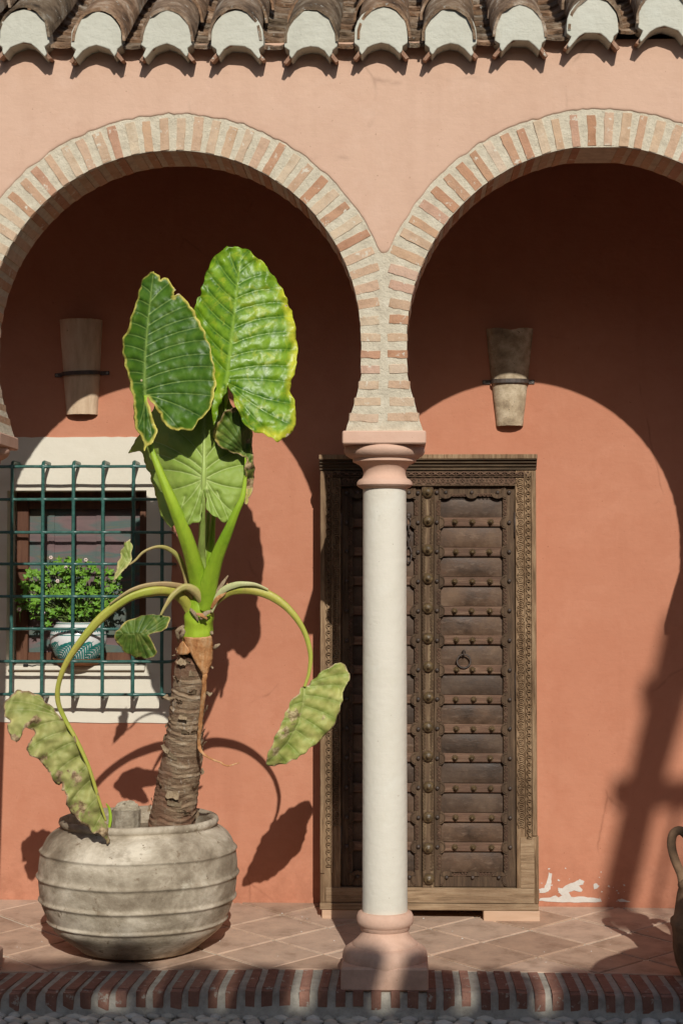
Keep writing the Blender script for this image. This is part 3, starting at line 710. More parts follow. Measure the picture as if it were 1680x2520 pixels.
# =================================================================== ROOF
roof = thing('tiled_roof', 'weathered clay tile roof with cream mortar plugged eave', 'roof', (0, 0, 3.6))
EY = -.09; SLOPE = math.radians(29)
PX_ = [-115, 59, 238, 411, 584, 765, 937, 1108, 1280, 1456, 1632, 1808]
OFF = [-14, -8, 0, 0, 3, 8, 1, 4, -2, -18, -30, -36]
ZR = lambda row: at(840, row, EY).z
m = MB().add([(-4.3, .0, ZR(118)), (4.4, .0, ZR(118)), (4.4, 2.0, ZR(118) + 2.0 * math.tan(SLOPE)), (-4.3, 2.0, ZR(118) + 2.0 * math.tan(SLOPE)),
              (-4.3, .0, ZR(118) - .06), (4.4, .0, ZR(118) - .06), (4.4, 2.0, ZR(118) + 2.0 * math.tan(SLOPE) - .06), (-4.3, 2.0, ZR(118) + 2.0 * math.tan(SLOPE) - .06)],
             [(0, 1, 2, 3), (7, 6, 5, 4), (0, 4, 5, 1), (1, 5, 6, 2), (2, 6, 7, 3), (3, 7, 4, 0)])
m.build('roof_bed', 'roof_tile', roof)
def arch_tile(hw0, hw1, rise0, rise1, length, th, seg=12, seed=0, up=1, rag=.006):
    m = MB(); ns = 6
    for j in range(ns + 1):
        u = j / ns; hw = hw0 + (hw1 - hw0) * u; rs2 = rise0 + (rise1 - rise0) * u
        yy = length * u + (rag * 0 if j else 0)
        for lay in (0, 1):
            for i in range(seg + 1):
                a = math.pi * i / seg
                h = hw - (th if lay else 0); r2 = rs2 - (th if lay else 0)
                w_ = .004 * nz(u * 4 + seed, a * 2)
                y_ = yy + (rag * nz(a * 2.5 + seed * 3.1, 5.0) if j == 0 else 0)
                m.v.append((math.cos(a) * (h + w_), y_, up * math.sin(a) * (r2 + w_)))
    s1 = seg + 1
    for j in range(ns):
        for lay in (0, 1):
            for i in range(seg):
                q = (j * 2 + lay) * s1 + i; m.f.append((q, q + 1, q + 1 + 2 * s1, q + 2 * s1))
    for j in (0, ns):
        for i in range(seg): q = j * 2 * s1 + i; m.f.append((q, q + 1, q + s1 + 1, q + s1))
    for j in range(ns):
        for i in (0, seg): q = j * 2 * s1 + i; m.f.append((q, q + s1, q + 3 * s1, q + 2 * s1))
    return m
CT = [arch_tile(.108, .099, .118, .111, .42, .011, seed=s, rag=.012).mesh('cover_tile', True) for s in range(5)]
def hood_tile(seed):
    top = [(-.110, -.004), (-.088, .022), (-.062, .046), (-.034, .062), (0, .068), (.034, .062), (.062, .046), (.088, .022), (.110, -.004)]
    inn = [(-.098, -.010), (-.078, .012), (-.054, .034), (-.030, .048), (0, .054), (.030, .048), (.054, .034), (.078, .012), (.098, -.010)]
    m = MB(); n_ = len(top)
    for j, yy in enumerate((0, .12, .36)):
        for P in (top, inn):
            for i, (x, z) in enumerate(P): m.v.append((x * (1 - .25 * yy) + .003 * nz(i * 1.7, seed), yy + (.005 * nz(i * 1.3, seed * 2.2) if j == 0 else 0), z + .004 * nz(i * 1.1 + seed, 3.3)))
    S = 2 * n_
    for j in range(2):
        for q in (0, n_):
            for i in range(n_ - 1): b = j * S + q + i; m.f.append((b, b + 1, b + 1 + S, b + S))
        for i in (0, n_ - 1): b = j * S + i; m.f.append((b, b + n_, b + n_ + S, b + S))
    for i in range(n_ - 1): m.f.append((i, i + 1, i + 1 + n_, i + n_))
    return m.mesh('under_tile', False)
UT = [hood_tile(s) for s in range(3)]
HT_ = [arch_tile(.092, .105, .050, .055, .42, .012, seed=s + 40, up=-1, rag=.012).mesh('channel_tile', True) for s in range(4)]
for me in CT:                       # front edge cut upright, the tile itself climbing the slope
    for v in me.vertices: v.co.z += v.co.y * .9 * math.tan(SLOPE); v.co.y *= .9
for L_, mt in ((CT, 'roof_tile'), (UT, 'eave_tile'), (HT_, 'roof_tile')):
    for me in L_: me.set_sharp_from_angle(angle=math.radians(50)); me.materials.append(MATS[mt])
ro = random.Random(9)
for i, px in enumerate(PX_):
    o = OFF[i]; c = at(px, 60 + o, EY); x = c.x
    z_tip = ZR(138 + o); z_ap = ZR(17 + o)
    # the lower hood tile whose legs hang below the mortar
    M_ = Matrix.Translation((x, EY + .010, z_tip)) @ Matrix.Rotation(math.radians(8), 4, 'X') @ Matrix.Rotation(ro.uniform(-.03, .03), 4, 'Y')
    link('under_tile', UT[i % 3], None, roof, M_)
    # mortar plug
    hw = .1045 + ro.uniform(-.003, .003); P = []
    zt = z_ap - z_tip + ro.uniform(-.006, .004)
    for k in range(13):
        a = math.pi * k / 12; P.append((x + hw * math.cos(a) * (1 if abs(math.cos(a)) < .98 else .985), z_tip + .068 + (zt - .072) * math.sin(a) ** .85))
    P.append((x - hw * .985, z_tip + .050)); P.append((x - hw * .80, z_tip + .036)); e1_ = ro.uniform(0, 1); e2_ = ro.uniform(0, 1)
    P.append((x - .080 - .02 * e1_, z_tip + .022 - .020 * e1_)); P.append((x - .071 - .02 * e1_, z_tip + .009 - .018 * e1_))
    for (qx, qz) in ((-.054, .033), (-.030, .047), (0, .053), (.030, .047), (.054, .033)): P.append((x + qx, z_tip + qz + ro.uniform(-.003, .003)))
    P.append((x + .071 + .02 * e2_, z_tip + .009 - .018 * e2_)); P.append((x + .080 + .02 * e2_, z_tip + .022 - .020 * e2_))
    P.append((x + hw * .80, z_tip + .036)); P.append((x + hw * .985, z_tip + .050))
    P = [(p[0] + ro.uniform(-.0012, .0012), p[1] + ro.uniform(-.0012, .0012)) for p in P]
    mm = MB().prism(P, 'y', EY - .004 + ro.uniform(-.004, .002), EY + .09)
    ob = mm.build('mortar_plug', 'plaster_plug', roof)
    bv = ob.modifiers.new('bevel', 'BEVEL'); bv.width = .004; bv.segments = 2; bv.limit_method = 'ANGLE'
    # cover tiles up the slope
    for rrow in range(5):
        d = .27 * rrow
        M_ = Matrix.Translation((x + ro.uniform(-.012, .012), EY + (.002 if rrow else -.012) + d * math.cos(SLOPE), z_tip + .075 + (.004 + .012 * (rrow % 2 + (rrow > 1)) if rrow else -.010) + d * math.sin(SLOPE) + ro.uniform(-.004, .006))) \
            @ Matrix.Rotation(ro.uniform(-.05, .05), 4, 'Z') @ Matrix.Diagonal((1.0, 1, (1.05 if rrow else (zt - .058) / .118), 1))
        link('cover_tile', ro.choice(CT), None, roof, M_)
    if i < len(PX_) - 1:
        x2 = (x + at(PX_[i + 1], 60, EY).x) / 2; o2 = (o + OFF[i + 1]) / 2
        for rrow in range(10):
            d = .13 * rrow
            M_ = Matrix.Translation((x2 + ro.uniform(-.004, .004), EY + .012 + d * math.cos(SLOPE), ZR(113 + o2) + .050 + d * math.sin(SLOPE))) @ Matrix.Rotation(SLOPE - math.radians(5), 4, 'X') @ Matrix.Rotation(ro.uniform(-.03, .03), 4, 'Z')
            link('channel_tile', ro.choice(HT_), None, roof, M_)

# =================================================================== CARVED DOOR
DY = 1.075                                     # y of the frame's front
ds = scl(DY)
def dx(px): return at(px, 1700, DY).x
def dz(py): return at(1055, py, DY).z
door = thing('carved_door', 'old carved double door with brass bosses behind the white column', 'door', (dx(1055), DY, floor_z(.1, DY)))
def dbox(x0, x1, r0, r1, y0, y1, name, mat, bev=.003, parent=door, **kw):
    return MB().box(dx(x0), dx(x1), DY + y0, DY + y1, dz(r1), dz(r0), bev).build(name, mat, parent, **kw)
# frame
dbox(788, 838, 1157, 2236, .0, .26, 'jamb', 'door_frame_wood')
dbox(1269, 1320, 1157, 2236, .0, .26, 'jamb', 'door_frame_wood')
dbox(838.5, 1268.5, 1157, 1196, .001, .24, 'lintel', 'door_dark_wood')
cm = MB()
cp = [(.26, 1122), (-.045, 1122), (-.048, 1133), (-.034, 1134), (-.034, 1140), (-.020, 1142), (-.020, 1148), (-.008, 1150), (-.008, 1156.5), (.26, 1156.5)]
pp = [(DY + a, dz(b)) for a, b in cp]
MB().prism(pp, 'x', dx(786), dx(1321)).build('cornice', 'cornice_wood', door)
dbox(785.5, 1321.5, 1120, 1131, -.052, .2, 'cornice_fillet', 'door_frame_wood', .002)
# sill and packing blocks
dbox(801, 1312, 2185, 2222, -.004, .2, 'sill', 'door_sill_wood')
dbox(787, 1322, 2223, 2239, -.012, .2, 'threshold_board', 'door_sill_wood')
dbox(788.5, 800, 2150, 2222, -.002, .2, 'jamb_foot', 'door_frame_wood'); dbox(1313, 1323, 2057, 2223, -.003, .2, 'jamb_foot', 'door_frame_wood')
zf = floor_z(.6, DY) - .005
b1 = MB().box(dx(792), dx(884), DY - .006, DY + .2, zf, dz(2239.5), .003).build('packing_block', 'block_wood', door, label='left wooden block propping up the sill')
b2 = MB().box(dx(1187), dx(1325), DY - .014, DY + .2, zf - .004, dz(2239.5), .003).build('packing_block', 'block_wood', door, label='right wooden block propping up the sill')
# vertical beads beside the carved bands
for x0, x1 in ((788, 799), (815, 818), (1290.5, 1293), (1307.5, 1319)):
    dbox(x0, x1, 1160, 2150 if x0 < 1000 else 2055, -.010, .002, 'bead', 'door_frame_wood', .002)
dbox(802, 1307, 1171.5, 1174.5, -.009, .003, 'bead', 'door_dark_wood', .002)
dbox(838, 1269, 1193, 1196.5, -.009, .003, 'bead', 'door_dark_wood', .002)
def lattice(m, x, z, wd, h, y, horiz=False):
    t = .0031; y -= .002
    for s in (1, -1):
        m.tube([(x - wd / 2, y, z - s * h / 2), (x, y - .003, z), (x + wd / 2, y, z + s * h / 2)], t, 4)
    m.torus((x, y - .002, z), min(wd, h) * .22, .002, 8, 4)
    if horiz: m.box(x - wd / 2 - .0015, x - wd / 2 + .0015, y - .005, y + .002, z - h / 2, z + h / 2)
    else: m.box(x - wd / 2, x + wd / 2, y - .005, y + .002, z - h / 2 - .0015, z - h / 2 + .0015)
def scroll(m, x, z, r, y, flip=1, rot=0):
    a = rot
    m.torus((x, y - .001, z), r, r * .25, 12, 4, 'y', a, a + math.pi * 1.6)
    m.torus((x, y - .001, z), r * .45, r * .2, 8, 4, 'y', a + math.pi, a + math.pi * 2.7)
    m.dome((x, y + .001, z), r * .22, .005, 6, 2)
def vband(x0, x1, r0, r1, pitch, kind, mat, y):
    m = MB(); xc = (dx(x0) + dx(x1)) / 2; wd = dx(x1) - dx(x0); r = r0 + pitch / 2; k = 0
    while r < r1:
        z = dz(r)
        if kind == 'l': lattice(m, xc, z, wd * .86, pitch / ds * .92, y)
        else:
            scroll(m, xc + (.0015 if k % 2 else -.0015), z, min(wd * .42, pitch / ds * .44), y, rot=math.pi * (k % 2) + .6)
            q = pitch / ds / 2
            for s in (-1, 1): m.tube([(xc + s * wd * .1, y, z - q * .8), (xc + s * wd * .36, y - .002, z - q), (xc + s * wd * .46, y, z - q * .7)], .0022, 4)
        r += pitch; k += 1
    return m.build('carved_band', mat, door, True, kind='stuff')
vband(802, 815, 1162, 2140, 18, 'l', 'door_frame_wood', DY - .003)
vband(818, 837, 1176, 2040, 20, 's', 'door_frame_wood', DY - .003)
vband(1272, 1290, 1176, 2030, 20, 's', 'door_frame_wood', DY - .003)
vband(1293.5, 1307, 1162, 2055, 18, 'l', 'door_frame_wood', DY - .003)
m = MB(); x = 812
while x < 1305: lattice(m, dx(x), dz(1166), 19 / ds, 9.5 / ds, DY - .002, True); x += 20
m.build('carved_band', 'rail_wood', door, True, kind='stuff')
m = MB(); x = 850
while x < 1265:
    for rr in (.0165, .0125): m.torus((dx(x), DY - .001, dz(1184)), rr, .0022, 14, 4)
    m.dome((dx(x), DY, dz(1184)), .004, .006, 6, 2)
    for q in range(4):
        a = q * math.pi / 2 + math.pi / 4; m.tube([(dx(x) + .003 * math.cos(a), DY - .001, dz(1184) + .003 * math.sin(a)), (dx(x) + .011 * math.cos(a), DY - .001, dz(1184) + .011 * math.sin(a))], .002, 4)
    m.torus((dx(x + 12), DY - .001, dz(1184)), .008, .002, 8, 4); x += 24
m.build('carved_band', 'rail_wood', door, True, kind='stuff')
# leaf backing
LB = .030
for (x0, x1) in ((838.5, 1037), (1067, 1268.5)):
    lf = dbox(x0, x1, 1196.5, 2185, LB + .022, LB + .06, 'door_leaf', 'door_dark_wood', .002)
    right = x0 > 1000
    if right: leaf_r = lf
    else: leaf_l = lf
    if right: sl, sr, pl, pr = (1067.5, 1085), (1238, 1268), 1085.3, 1237.7
    else: sl, sr, pl, pr = (839, 867), (1019, 1036.5), 867.3, 1018.7
    rails = [1274 + 72.75 * k for k in range(12)]
    prev = 1225
    for k in range(13):
        r1 = rails[k] - .4 if k < 12 else 2150
        jy = R(-.0015, .0015)
        ob = MB()
        X_0, X_1, Z_0, Z_1 = dx(pl), dx(pr), dz(r1), dz(prev)
        # slightly pillowed worn board
        nxp, nzp = 8, 5; vs = []; fs = []
        for b in range(nzp + 1):
            for a in range(nxp + 1):
                u, v = a / nxp, b / nzp
                bul = -.006 * (1 - (2 * u - 1) ** 6) * (1 - (2 * v - 1) ** 4)
                vs.append((X_0 + (X_1 - X_0) * u, DY + LB + .008 + bul + jy, Z_0 + (Z_1 - Z_0) * v))
        for b in range(nzp):
            for a in range(nxp): q = b * (nxp + 1) + a; fs.append((q, q + 1, q + nxp + 2, q + nxp + 1))
        o_ = len(vs); bd = [(X_0, Z_0), (X_1, Z_0), (X_1, Z_1), (X_0, Z_1)]
        vs += [(p[0], DY + LB + .0225, p[1]) for p in bd]; cn = [0, nxp, (nxp + 1) * (nzp + 1) - 1, (nxp + 1) * nzp]
        ob.add(vs, fs); ob.build('panel', 'door_panel', lf, True)
        prev = rails[k] + 22 if k < 12 else 0
    for k, r0 in enumerate(rails):
        j = R(-1, 1)
        rl = MB().box(dx(pl - .5), dx(pr + .5), DY + LB - .010, DY + LB + .021, dz(r0 + 22 + j), dz(r0 + j), .004).build('rail', 'rail_wood', lf)
        for kx in ((1120, 1162, 1207) if right else (905, 945, 985)):
            m = MB(); c = (dx(kx + R(-3, 3)), DY + LB - .010, dz(r0 + 11.5 + j))
            m.lathe(c, [(.0125, -.001), (.0125, .003), (.009, .0035), (.0085, .007), (.0105, .010), (.009, .015), (.005, .018), (.0045, .023), (.001, .025)], 12, True, 0, 'y')
            for q in range(12): a = q * math.pi / 6; m.dome((c[0] + .0145 * math.cos(a), c[1], c[2] + .0145 * math.sin(a)), .0028, .003, 5, 2)
            m.build('knob', 'brass', lf, True)
    # stiles with scalloped lobes at every rail
    for si, (a0, a1) in enumerate((sl, sr)):
        inner = (si == 0) == (not right) if False else None
        wide = a1 - a0 > 20
        x_in = a1 if si == 0 else a0; sgn = 1 if si == 0 else -1
        dbox(a0, a1, 1197, 2184, LB - .012, LB + .023, 'stile', 'door_dark_wood', .003, lf)
        for r0 in [1212] + [r + 11 for r in rails] + [2165]:
            lob = MB()
            cx_ = dx(x_in - sgn * (4 if not wide else 8)); cz_ = dz(r0)
            P = [(cx_ + sgn * .026 * math.cos(t) * (1.0), cz_ + .030 * math.sin(t)) for t in [-math.pi / 2 + math.pi * q / 10 for q in range(11)]]
            lob.prism(P, 'y', DY + LB - .020, DY + LB - .011)
            lob.torus((cx_, DY + LB - .021, cz_), .022, .0022, 10, 4, 'y', -math.pi / 2 if sgn > 0 else math.pi / 2, math.pi / 2 if sgn > 0 else math.pi * 1.5)
            lob.build('scalloped_lobe', 'door_dark_wood', lf, False)
        for r0 in [1212] + [r + 11 for r in rails]: MB().dome((dx((a0 + a1) / 2 - sgn * 1), DY + LB - .019, dz(r0 + R(-1, 1))), .0095, .008, 10, 3).build('stud', 'iron', lf, True)
        cv = MB(); xs_ = dx(x_in - sgn * 6)
        for q, r0 in enumerate([1212] + [r + 11 for r in rails]):
            for t in range(4):
                z = dz(r0 + 24 + t * 9.2); scroll(cv, xs_, z, .0075, DY + LB - .014, rot=math.pi * (t % 2))
        cv.build('carved_band', 'rail_wood', lf, True, kind='stuff')
    # top and bottom rail with lobes
    for (r0, r1, up) in ((1197, 1219, -1), (2153, 2184, 1)):
        dbox(pl, pr, r0, r1, LB - .015, LB + .022, 'end_rail', 'door_dark_wood', .003, lf)
        zc_ = dz(r1 - 4 if up < 0 else r0 + 3)
        for u in (.08, .5, .92):
            lob = MB(); cx_ = dx(pl + (pr - pl) * u)
            P = [(cx_ + .030 * math.cos(t), zc_ + up * .022 * math.sin(t)) for t in [math.pi * q / 10 for q in range(11)]]
            lob.prism(P, 'y', DY + LB - .024, DY + LB - .013)
            lob.build('scalloped_lobe', 'door_dark_wood', lf)
            MB().dome((cx_, DY + LB - .024, zc_ - up * .006), .009, .008, 10, 3).build('stud', 'iron', lf, True)
        cv = MB(); u = .16
        while u < .9:
            if abs(u - .5) > .1: scroll(cv, dx(pl + (pr - pl) * u), zc_ + up * .006, .007, DY + LB - .016, rot=u * 9)
            u += .055
        cv.build('carved_band', 'rail_wood', lf, True, kind='stuff')
# centre post with bosses
post = dbox(1038, 1066.5, 1197, 2189, LB - .028, LB + .055, 'centre_post', 'post_wood', .004)
cv = MB()
rows_b = [1212, 1282, 1353, 1424, 1497, 1571, 1641, 1716, 1789, 1861, 1936, 2011, 2087, 2163]
for k, r0 in enumerate(rows_b):
    for t in range(5):
        if k == len(rows_b) - 1: break
        for s in (-1, 1): scroll(cv, dx(1052.3 + s * 9.5), dz(r0 + 19 + t * 8.2), .0065, DY + LB - .030, rot=math.pi * ((t + (s > 0)) % 2))
cv.build('carved_band', 'post_wood', post, True, kind='stuff')
for k, r0 in enumerate(rows_b):
    dbox(1039.5, 1065, r0 - 14, r0 + 14, LB - .033, LB - .02, 'boss_pad', 'door_dark_wood', .003, post)
    m = MB(); c = (dx(1053 + R(-1, 1)), DY + LB - .033, dz(r0))
    m.lathe(c, [(.0245, 0), (.025, .004), (.0235, .008), (.018, .014), (.012, .018), (.008, .0195), (.008, .022), (.0095, .025), (.008, .029), (.004, .031), (.0035, .036), (.0008, .038)], 20, True, 0, 'y')
    m.build('boss', 'brass', post, True, 35)
# ring handle, chain, hinges
c = Vector((dx(1141), DY + LB - .02, dz(1627)))
m = MB(); m.torus(c, .031, .0042, 24, 6); m.torus((c.x, c.y, c.z + .034), .009, .003, 10, 5, 'x'); m.lathe((c.x, c.y + .015, c.z + .040), [(.010, 0), (.009, .006), (.004, .012), (.004, .02)], 10, True, 0, 'y')
m.tube([(c.x, c.y - .004, c.z + .03), (c.x, c.y - .004, c.z + .052)], .004, 6); m.build('ring_handle', 'iron', leaf_r, True, 40)
m = MB(); xc = dx(1005.5); y_ = DY + LB - .02
m.lathe((xc, y_ + .02, dz(1268)), [(.014, 0), (.012, .008), (.005, .014)], 10, True, 0, 'y')
for k, (r0, h, ax) in enumerate(((1284, .034, 'y'), (1301, .03, 'x'), (1318, .036, 'y'), (1336, .034, 'x'))):
    zc_ = dz(r0); m.tube([(xc + (.009 * math.cos(a) if ax == 'y' else 0), y_ + (.009 * math.cos(a) if ax == 'x' else 0), zc_ + h / 2 * 1.25 * math.sin(a)) for a in [2 * math.pi * q / 14 for q in range(15)]], .0035, 6)
zc_ = dz(1364); m.tube([(xc + .013 * math.cos(a), y_, zc_ + .037 * math.sin(a)) for a in [2 * math.pi * q / 18 for q in range(19)]], .0045, 6)
m.build('latch_chain', 'iron', leaf_l, True)
for px, r0, r1 in ((1268.5, 1260, 1322), (1269.5, 1655, 1722), (1271, 2058, 2126), (838, 1262, 1322), (837.5, 2035, 2104)):
    m = MB().tube([(dx(px), DY + .012, dz(r1)), (dx(px), DY + .012, dz(r0))], .006, 8); m.build('hinge_pin', 'iron', door, True)
# plain repair boards low on the jambs
dbox(1278, 1312.5, 2060, 2184, -.004, .01, 'repair_board', 'door_sill_wood', .002)

# =================================================================== WINDOW
FY = WALL + RD
win = thing('window', 'brown wooden window with insect screen in the cream surround', 'window', ((RX0 + RX1) / 2, FY, RZ0))
def wx(px): return at(px, 1400, FY - .03).x
def wz(py): return at(200, py, FY - .03).z
def wbox(x0, x1, z0, z1, y0, y1, name, mat, bev=.003): return MB().box(x0, x1, FY + y0, FY + y1, z0, z1, bev).build(name, mat, win)
XL, XM, XN, XR = RX0 - .002, wx(70), wx(344), RX1 + .02
ZB, ZM, ZN, ZT = RZ0 + .0, wz(1606), wz(1252), RZ1 + .02
wbox(wx(41), XM, ZB, ZT, -.032, .03, 'frame_stile', 'window_wood'); wbox(XN, XR + .02, ZB, ZT, -.032, .03, 'frame_stile', 'window_wood')
wbox(XM + .0005, XN - .0005, ZN, ZT, -.03, .03, 'frame_rail', 'window_wood'); wbox(XM + .0005, XN - .0005, ZB, ZM, -.03, .03, 'frame_rail', 'window_wood')
wbox(XM, XN, ZM, ZN, .004, .012, 'insect_screen', 'window_screen', 0)
for u in (.17, .60): wbox(XM + (XN - XM) * u, XM + (XN - XM) * u + .03, ZM, ZN, -.001, .0035, 'sash_bar', 'window_screen', .001)
wbox(XL - .02, wx(41) - .0005, ZB, ZT, -.01, .04, 'jamb_strip', 'plaster_cream')
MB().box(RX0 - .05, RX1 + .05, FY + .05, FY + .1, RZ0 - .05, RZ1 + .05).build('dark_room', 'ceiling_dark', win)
# sill
sx0, sx1 = RX0 + .0, RX1 + .0
MB().box(sx0 + .012, at(358, 1650, WALL).x, WALL - .028, FY - .03, RZ0 - .018, RZ0 + .004, .004).build('sill', 'plaster_cream', win)
MB().tube([at(69, 1637, WALL - .03), at(80, 1639, WALL - .032), at(92, 1636, WALL - .031), at(104, 1637, WALL - .03)], .0018, 5).build('cable', 'cable_black', win)
MB().box(at(58, 1640, WALL - .03).x, at(70, 1640, WALL - .03).x, WALL - .036, WALL - .026, at(60, 1640, WALL - .03).z, at(60, 1634, WALL - .03).z, .002).build('contact_sensor', 'cable_black', win)

# grille
GY = WALL - .15
gr = thing('window_grille', 'dark green iron grille of crossed bars over the window', 'grille', (at(200, 1700, GY).x, GY, at(200, 1700, GY).z))
VX = [-48, 29, 105, 180, 253, 328, 399]; HZ = [1148, 1229, 1310, 1388, 1468, 1548, 1628, 1709]
BR = .0085
for i, px in enumerate(VX):
    x = at(px, 1430, GY).x + .0; zt, zb = at(200, 1135, GY).z, at(200, 1719, GY).z
    off = -.0 * i
    pts = [(x, WALL + .01, zt - .003), (x, GY + .03, zt - .002), (x, GY + .012, zt - .006), (x, GY + .002, zt - .018)]
    nn = 60
    rr = [BR] * 4
    for k in range(nn + 1):
        z = zt - .02 - (zt - zb - .04) * k / nn
        pts.append((x + .0012 * nz(z * 5, i), GY, z)); b = max(0, 1 - min(abs(z - at(200, h, GY).z) for h in HZ) / .012); rr.append(BR + .0022 * b)
    pts += [(x, GY + .002, zb + .018), (x, GY + .012, zb + .006), (x, GY + .03, zb + .002), (x, WALL + .01, zb + .003)]; rr += [BR] * 4
    MB().tube(pts, rr, 10).build('upright_bar', 'green_paint', gr, True)
for j, py in enumerate(HZ):
    z = at(200, py, GY).z; xr = at(421, py, GY).x; xl = at(-75, py, GY).x
    pts = []; rr = []
    nn = 80
    for k in range(nn + 1):
        x = xl + (xr - .02 - xl) * k / nn
        b = max(0, 1 - min(abs(x - at(v, 1430, GY).x) for v in VX) / .014)
        pts.append((x, GY - .0035 * math.sin(x * 40) * .3, z + .0015 * nz(x * 8, j))); rr.append(.0072 + .0042 * b)
    pts += [(xr - .006, GY + .003, z), (xr, GY + .014, z), (xr, WALL + .01, z)]; rr += [.0072] * 3
    MB().tube(pts, rr, 10).build('cross_bar', 'green_paint', gr, True)

# flower pot, saucer, geranium on the sill
PY = WALL + .005
pc = at(193, 1600, PY); pz0 = RZ0 + .006
sau = MB().lathe((pc.x, PY, 0), [(.085, pz0), (.098, pz0 + .006), (.118, pz0 + .030), (.122, pz0 + .034), (.117, pz0 + .034), (.094, pz0 + .012), (.02, pz0 + .010)], 40)
so = sau.build('saucer', 'saucer', None, True, 40, label='round terracotta saucer under the painted flower pot on the sill', category='saucer', kind='thing')
ps = scl(PY); h0 = pz0 + .0125
pprof = [(.075, 0), (.088, .003), (.112, .04), (.130, .085), (.136, .115), (.130, .15), (.112, .178), (.105, .184), (.106, .193), (.100, .194), (.096, .185), (.10, .17), (.02, .165)]
fp = thing('flower_pot', 'white glazed flower pot with teal painted leaves on the window sill', 'flower pot', (pc.x, PY, h0))
MB().lathe((pc.x, PY, h0), pprof, 56).build('pot_body', 'pot_glaze', fp, True, 45)
def prad(z):
    for (r0, z0), (r1, z1) in zip(pprof[:-1], pprof[1:]):
        if z0 <= z <= z1: return r0 + (r1 - r0) * (z - z0) / max(1e-6, z1 - z0)
    return pprof[0][0]
m = MB()
def stroke(pts, wd):
    P = []
    for (a, z) in pts: P.append((a, z))
    n_ = len(P)
    for side in (0,):
        vs = []; fs = []
        for i, (a, z) in enumerate(P):
            a2, z2 = P[min(i + 1, n_ - 1)]; a1, z1 = P[max(i - 1, 0)]
            ta, tz = (a2 - a1) * .12, z2 - z1; q = math.hypot(ta, tz) or 1; na, nzv = -tz / q, ta / q
            ww = wd * math.sin(math.pi * (i + .6) / (n_ + .2)) + .0006
            for s in (-1, 1):
                aa = a + s * na * ww / .12; zz_ = max(.001, min(.19, z + s * nzv * ww)); r = prad(zz_) + .0012
                vs.append((pc.x + r * math.sin(aa), PY - r * math.cos(aa), h0 + zz_))
        for i in range(n_ - 1): fs.append((2 * i, 2 * i + 1, 2 * i + 3, 2 * i + 2))
        m.add(vs, fs)
rq = random.Random(14)
for a0 in [-1.7, -1.05, -.4, .25, .9, 1.5]:                      # fern fronds
    spine = [(a0 + .85 * t - .35, .010 + .135 * t - .04 * t * t) for t in [k / 10 for k in range(11)]]
    stroke(spine, .0018)
    for k in range(1, 10):
        for s in (-1, 1):
            b = spine[k]; L = .046 * math.sin(math.pi * k / 10.5) + .014
            stroke([(b[0] + L * u * (1.2 if s > 0 else -6.5), b[1] + L * u * (-.75 if s > 0 else .25) - .012 * u * u) for u in (0, .25, .5, .75, 1)], .0040)
for k in range(26):                                            # scallops under the rim
    a = -1.6 + 3.2 * k / 25; stroke([(a - .045, .166), (a - .03, .154), (a, .150), (a + .03, .154), (a + .045, .166)], .003)
for k in range(60): a = -1.7 + 3.4 * k / 59; stroke([(a - .04, .135), (a, .135), (a + .04, .135)], .0017); stroke([(a - .04, .189), (a, .189), (a + .04, .189)], .0022)
m.build('painted_pattern', 'pot_teal', fp, True, kind='stuff')
ger = thing('geranium', 'leafy green geranium with tiny pale flowers in the painted pot', 'plant', (pc.x, PY, h0 + .17))
rg = random.Random(8); st = MB(); lv = MB(); fl = MB()
hub = Vector((pc.x, PY, h0 + .17))
def g_leaf(c, nrm, r):
    nrm = nrm.normalized(); a = nrm.orthogonal().normalized(); b = nrm.cross(a); rot = rg.uniform(0, 6.28)
    vs = [c + nrm * (-r * .18)]; nl = 5; k = nl * 4
    for i in range(k):
        t = 2 * math.pi * i / k * .94 + rot; q = r * (.78 + .26 * math.cos(nl * 2 * math.pi * i / k)) * rg.uniform(.9, 1.08)
        vs.append(c + a * (math.cos(t) * q) + b * (math.sin(t) * q) + nrm * (r * .14 * math.cos(nl * 2 * math.pi * i / k + 1)))
    lv.add(vs, [(0, i + 1, (i + 1) % k + 1) for i in range(k - 1)])
n_l = 0
while n_l < 300:
    px = rg.uniform(47, 315); py = rg.uniform(1362, 1560)
    cx_, cy_ = (px - 172) / 128, (py - 1462) / 88
    if px < 90: cx_ *= 1.0
    rr = cx_ * cx_ + cy_ * cy_
    if rr > 1.0 + .35 * nz(px * .03, py * .03) or (py > 1525 and 120 < px < 262): continue
    if py > 1500 and px > 262 and rg.random() < .5: continue
    Y = PY - .10 + .16 * rg.random() + .05 * min(1, rr)
    c = at(px, py, Y); nrm = Vector((rg.uniform(-.6, .7), -1, rg.uniform(-.1, 1.1)))
    g_leaf(c, nrm, rg.uniform(.014, .027)); n_l += 1
    if n_l % 3 == 0: st.tube([hub + Vector((rg.uniform(-.05, .05), rg.uniform(-.03, .03), 0)), hub.lerp(c, .5) + Vector((0, 0, .02)), c], [.003, .002, .0014], 5)
for (px, py) in ((126, 1372), (212, 1378), (163, 1397), (142, 1430), (48, 1500), (107, 1508), (176, 1399)):
    c = at(px, py, PY - .11)
    for k in range(6): a = k * 1.05; fl.dome((c.x + .006 * math.cos(a), c.y + rg.uniform(-.004, .004), c.z + .006 * math.sin(a)), .0045, .003, 6, 2)
    st.tube([c + Vector((0, .004, 0)), c + Vector((rg.uniform(-.02, .02), .03, -.06))], .0012, 4)
st.build('stems', 'geranium_stem', ger, True, kind='stuff'); lv.build('foliage', 'geranium_leaf', ger, kind='stuff'); fl.build('blossoms', 'geranium_flower', ger, True, kind='stuff')

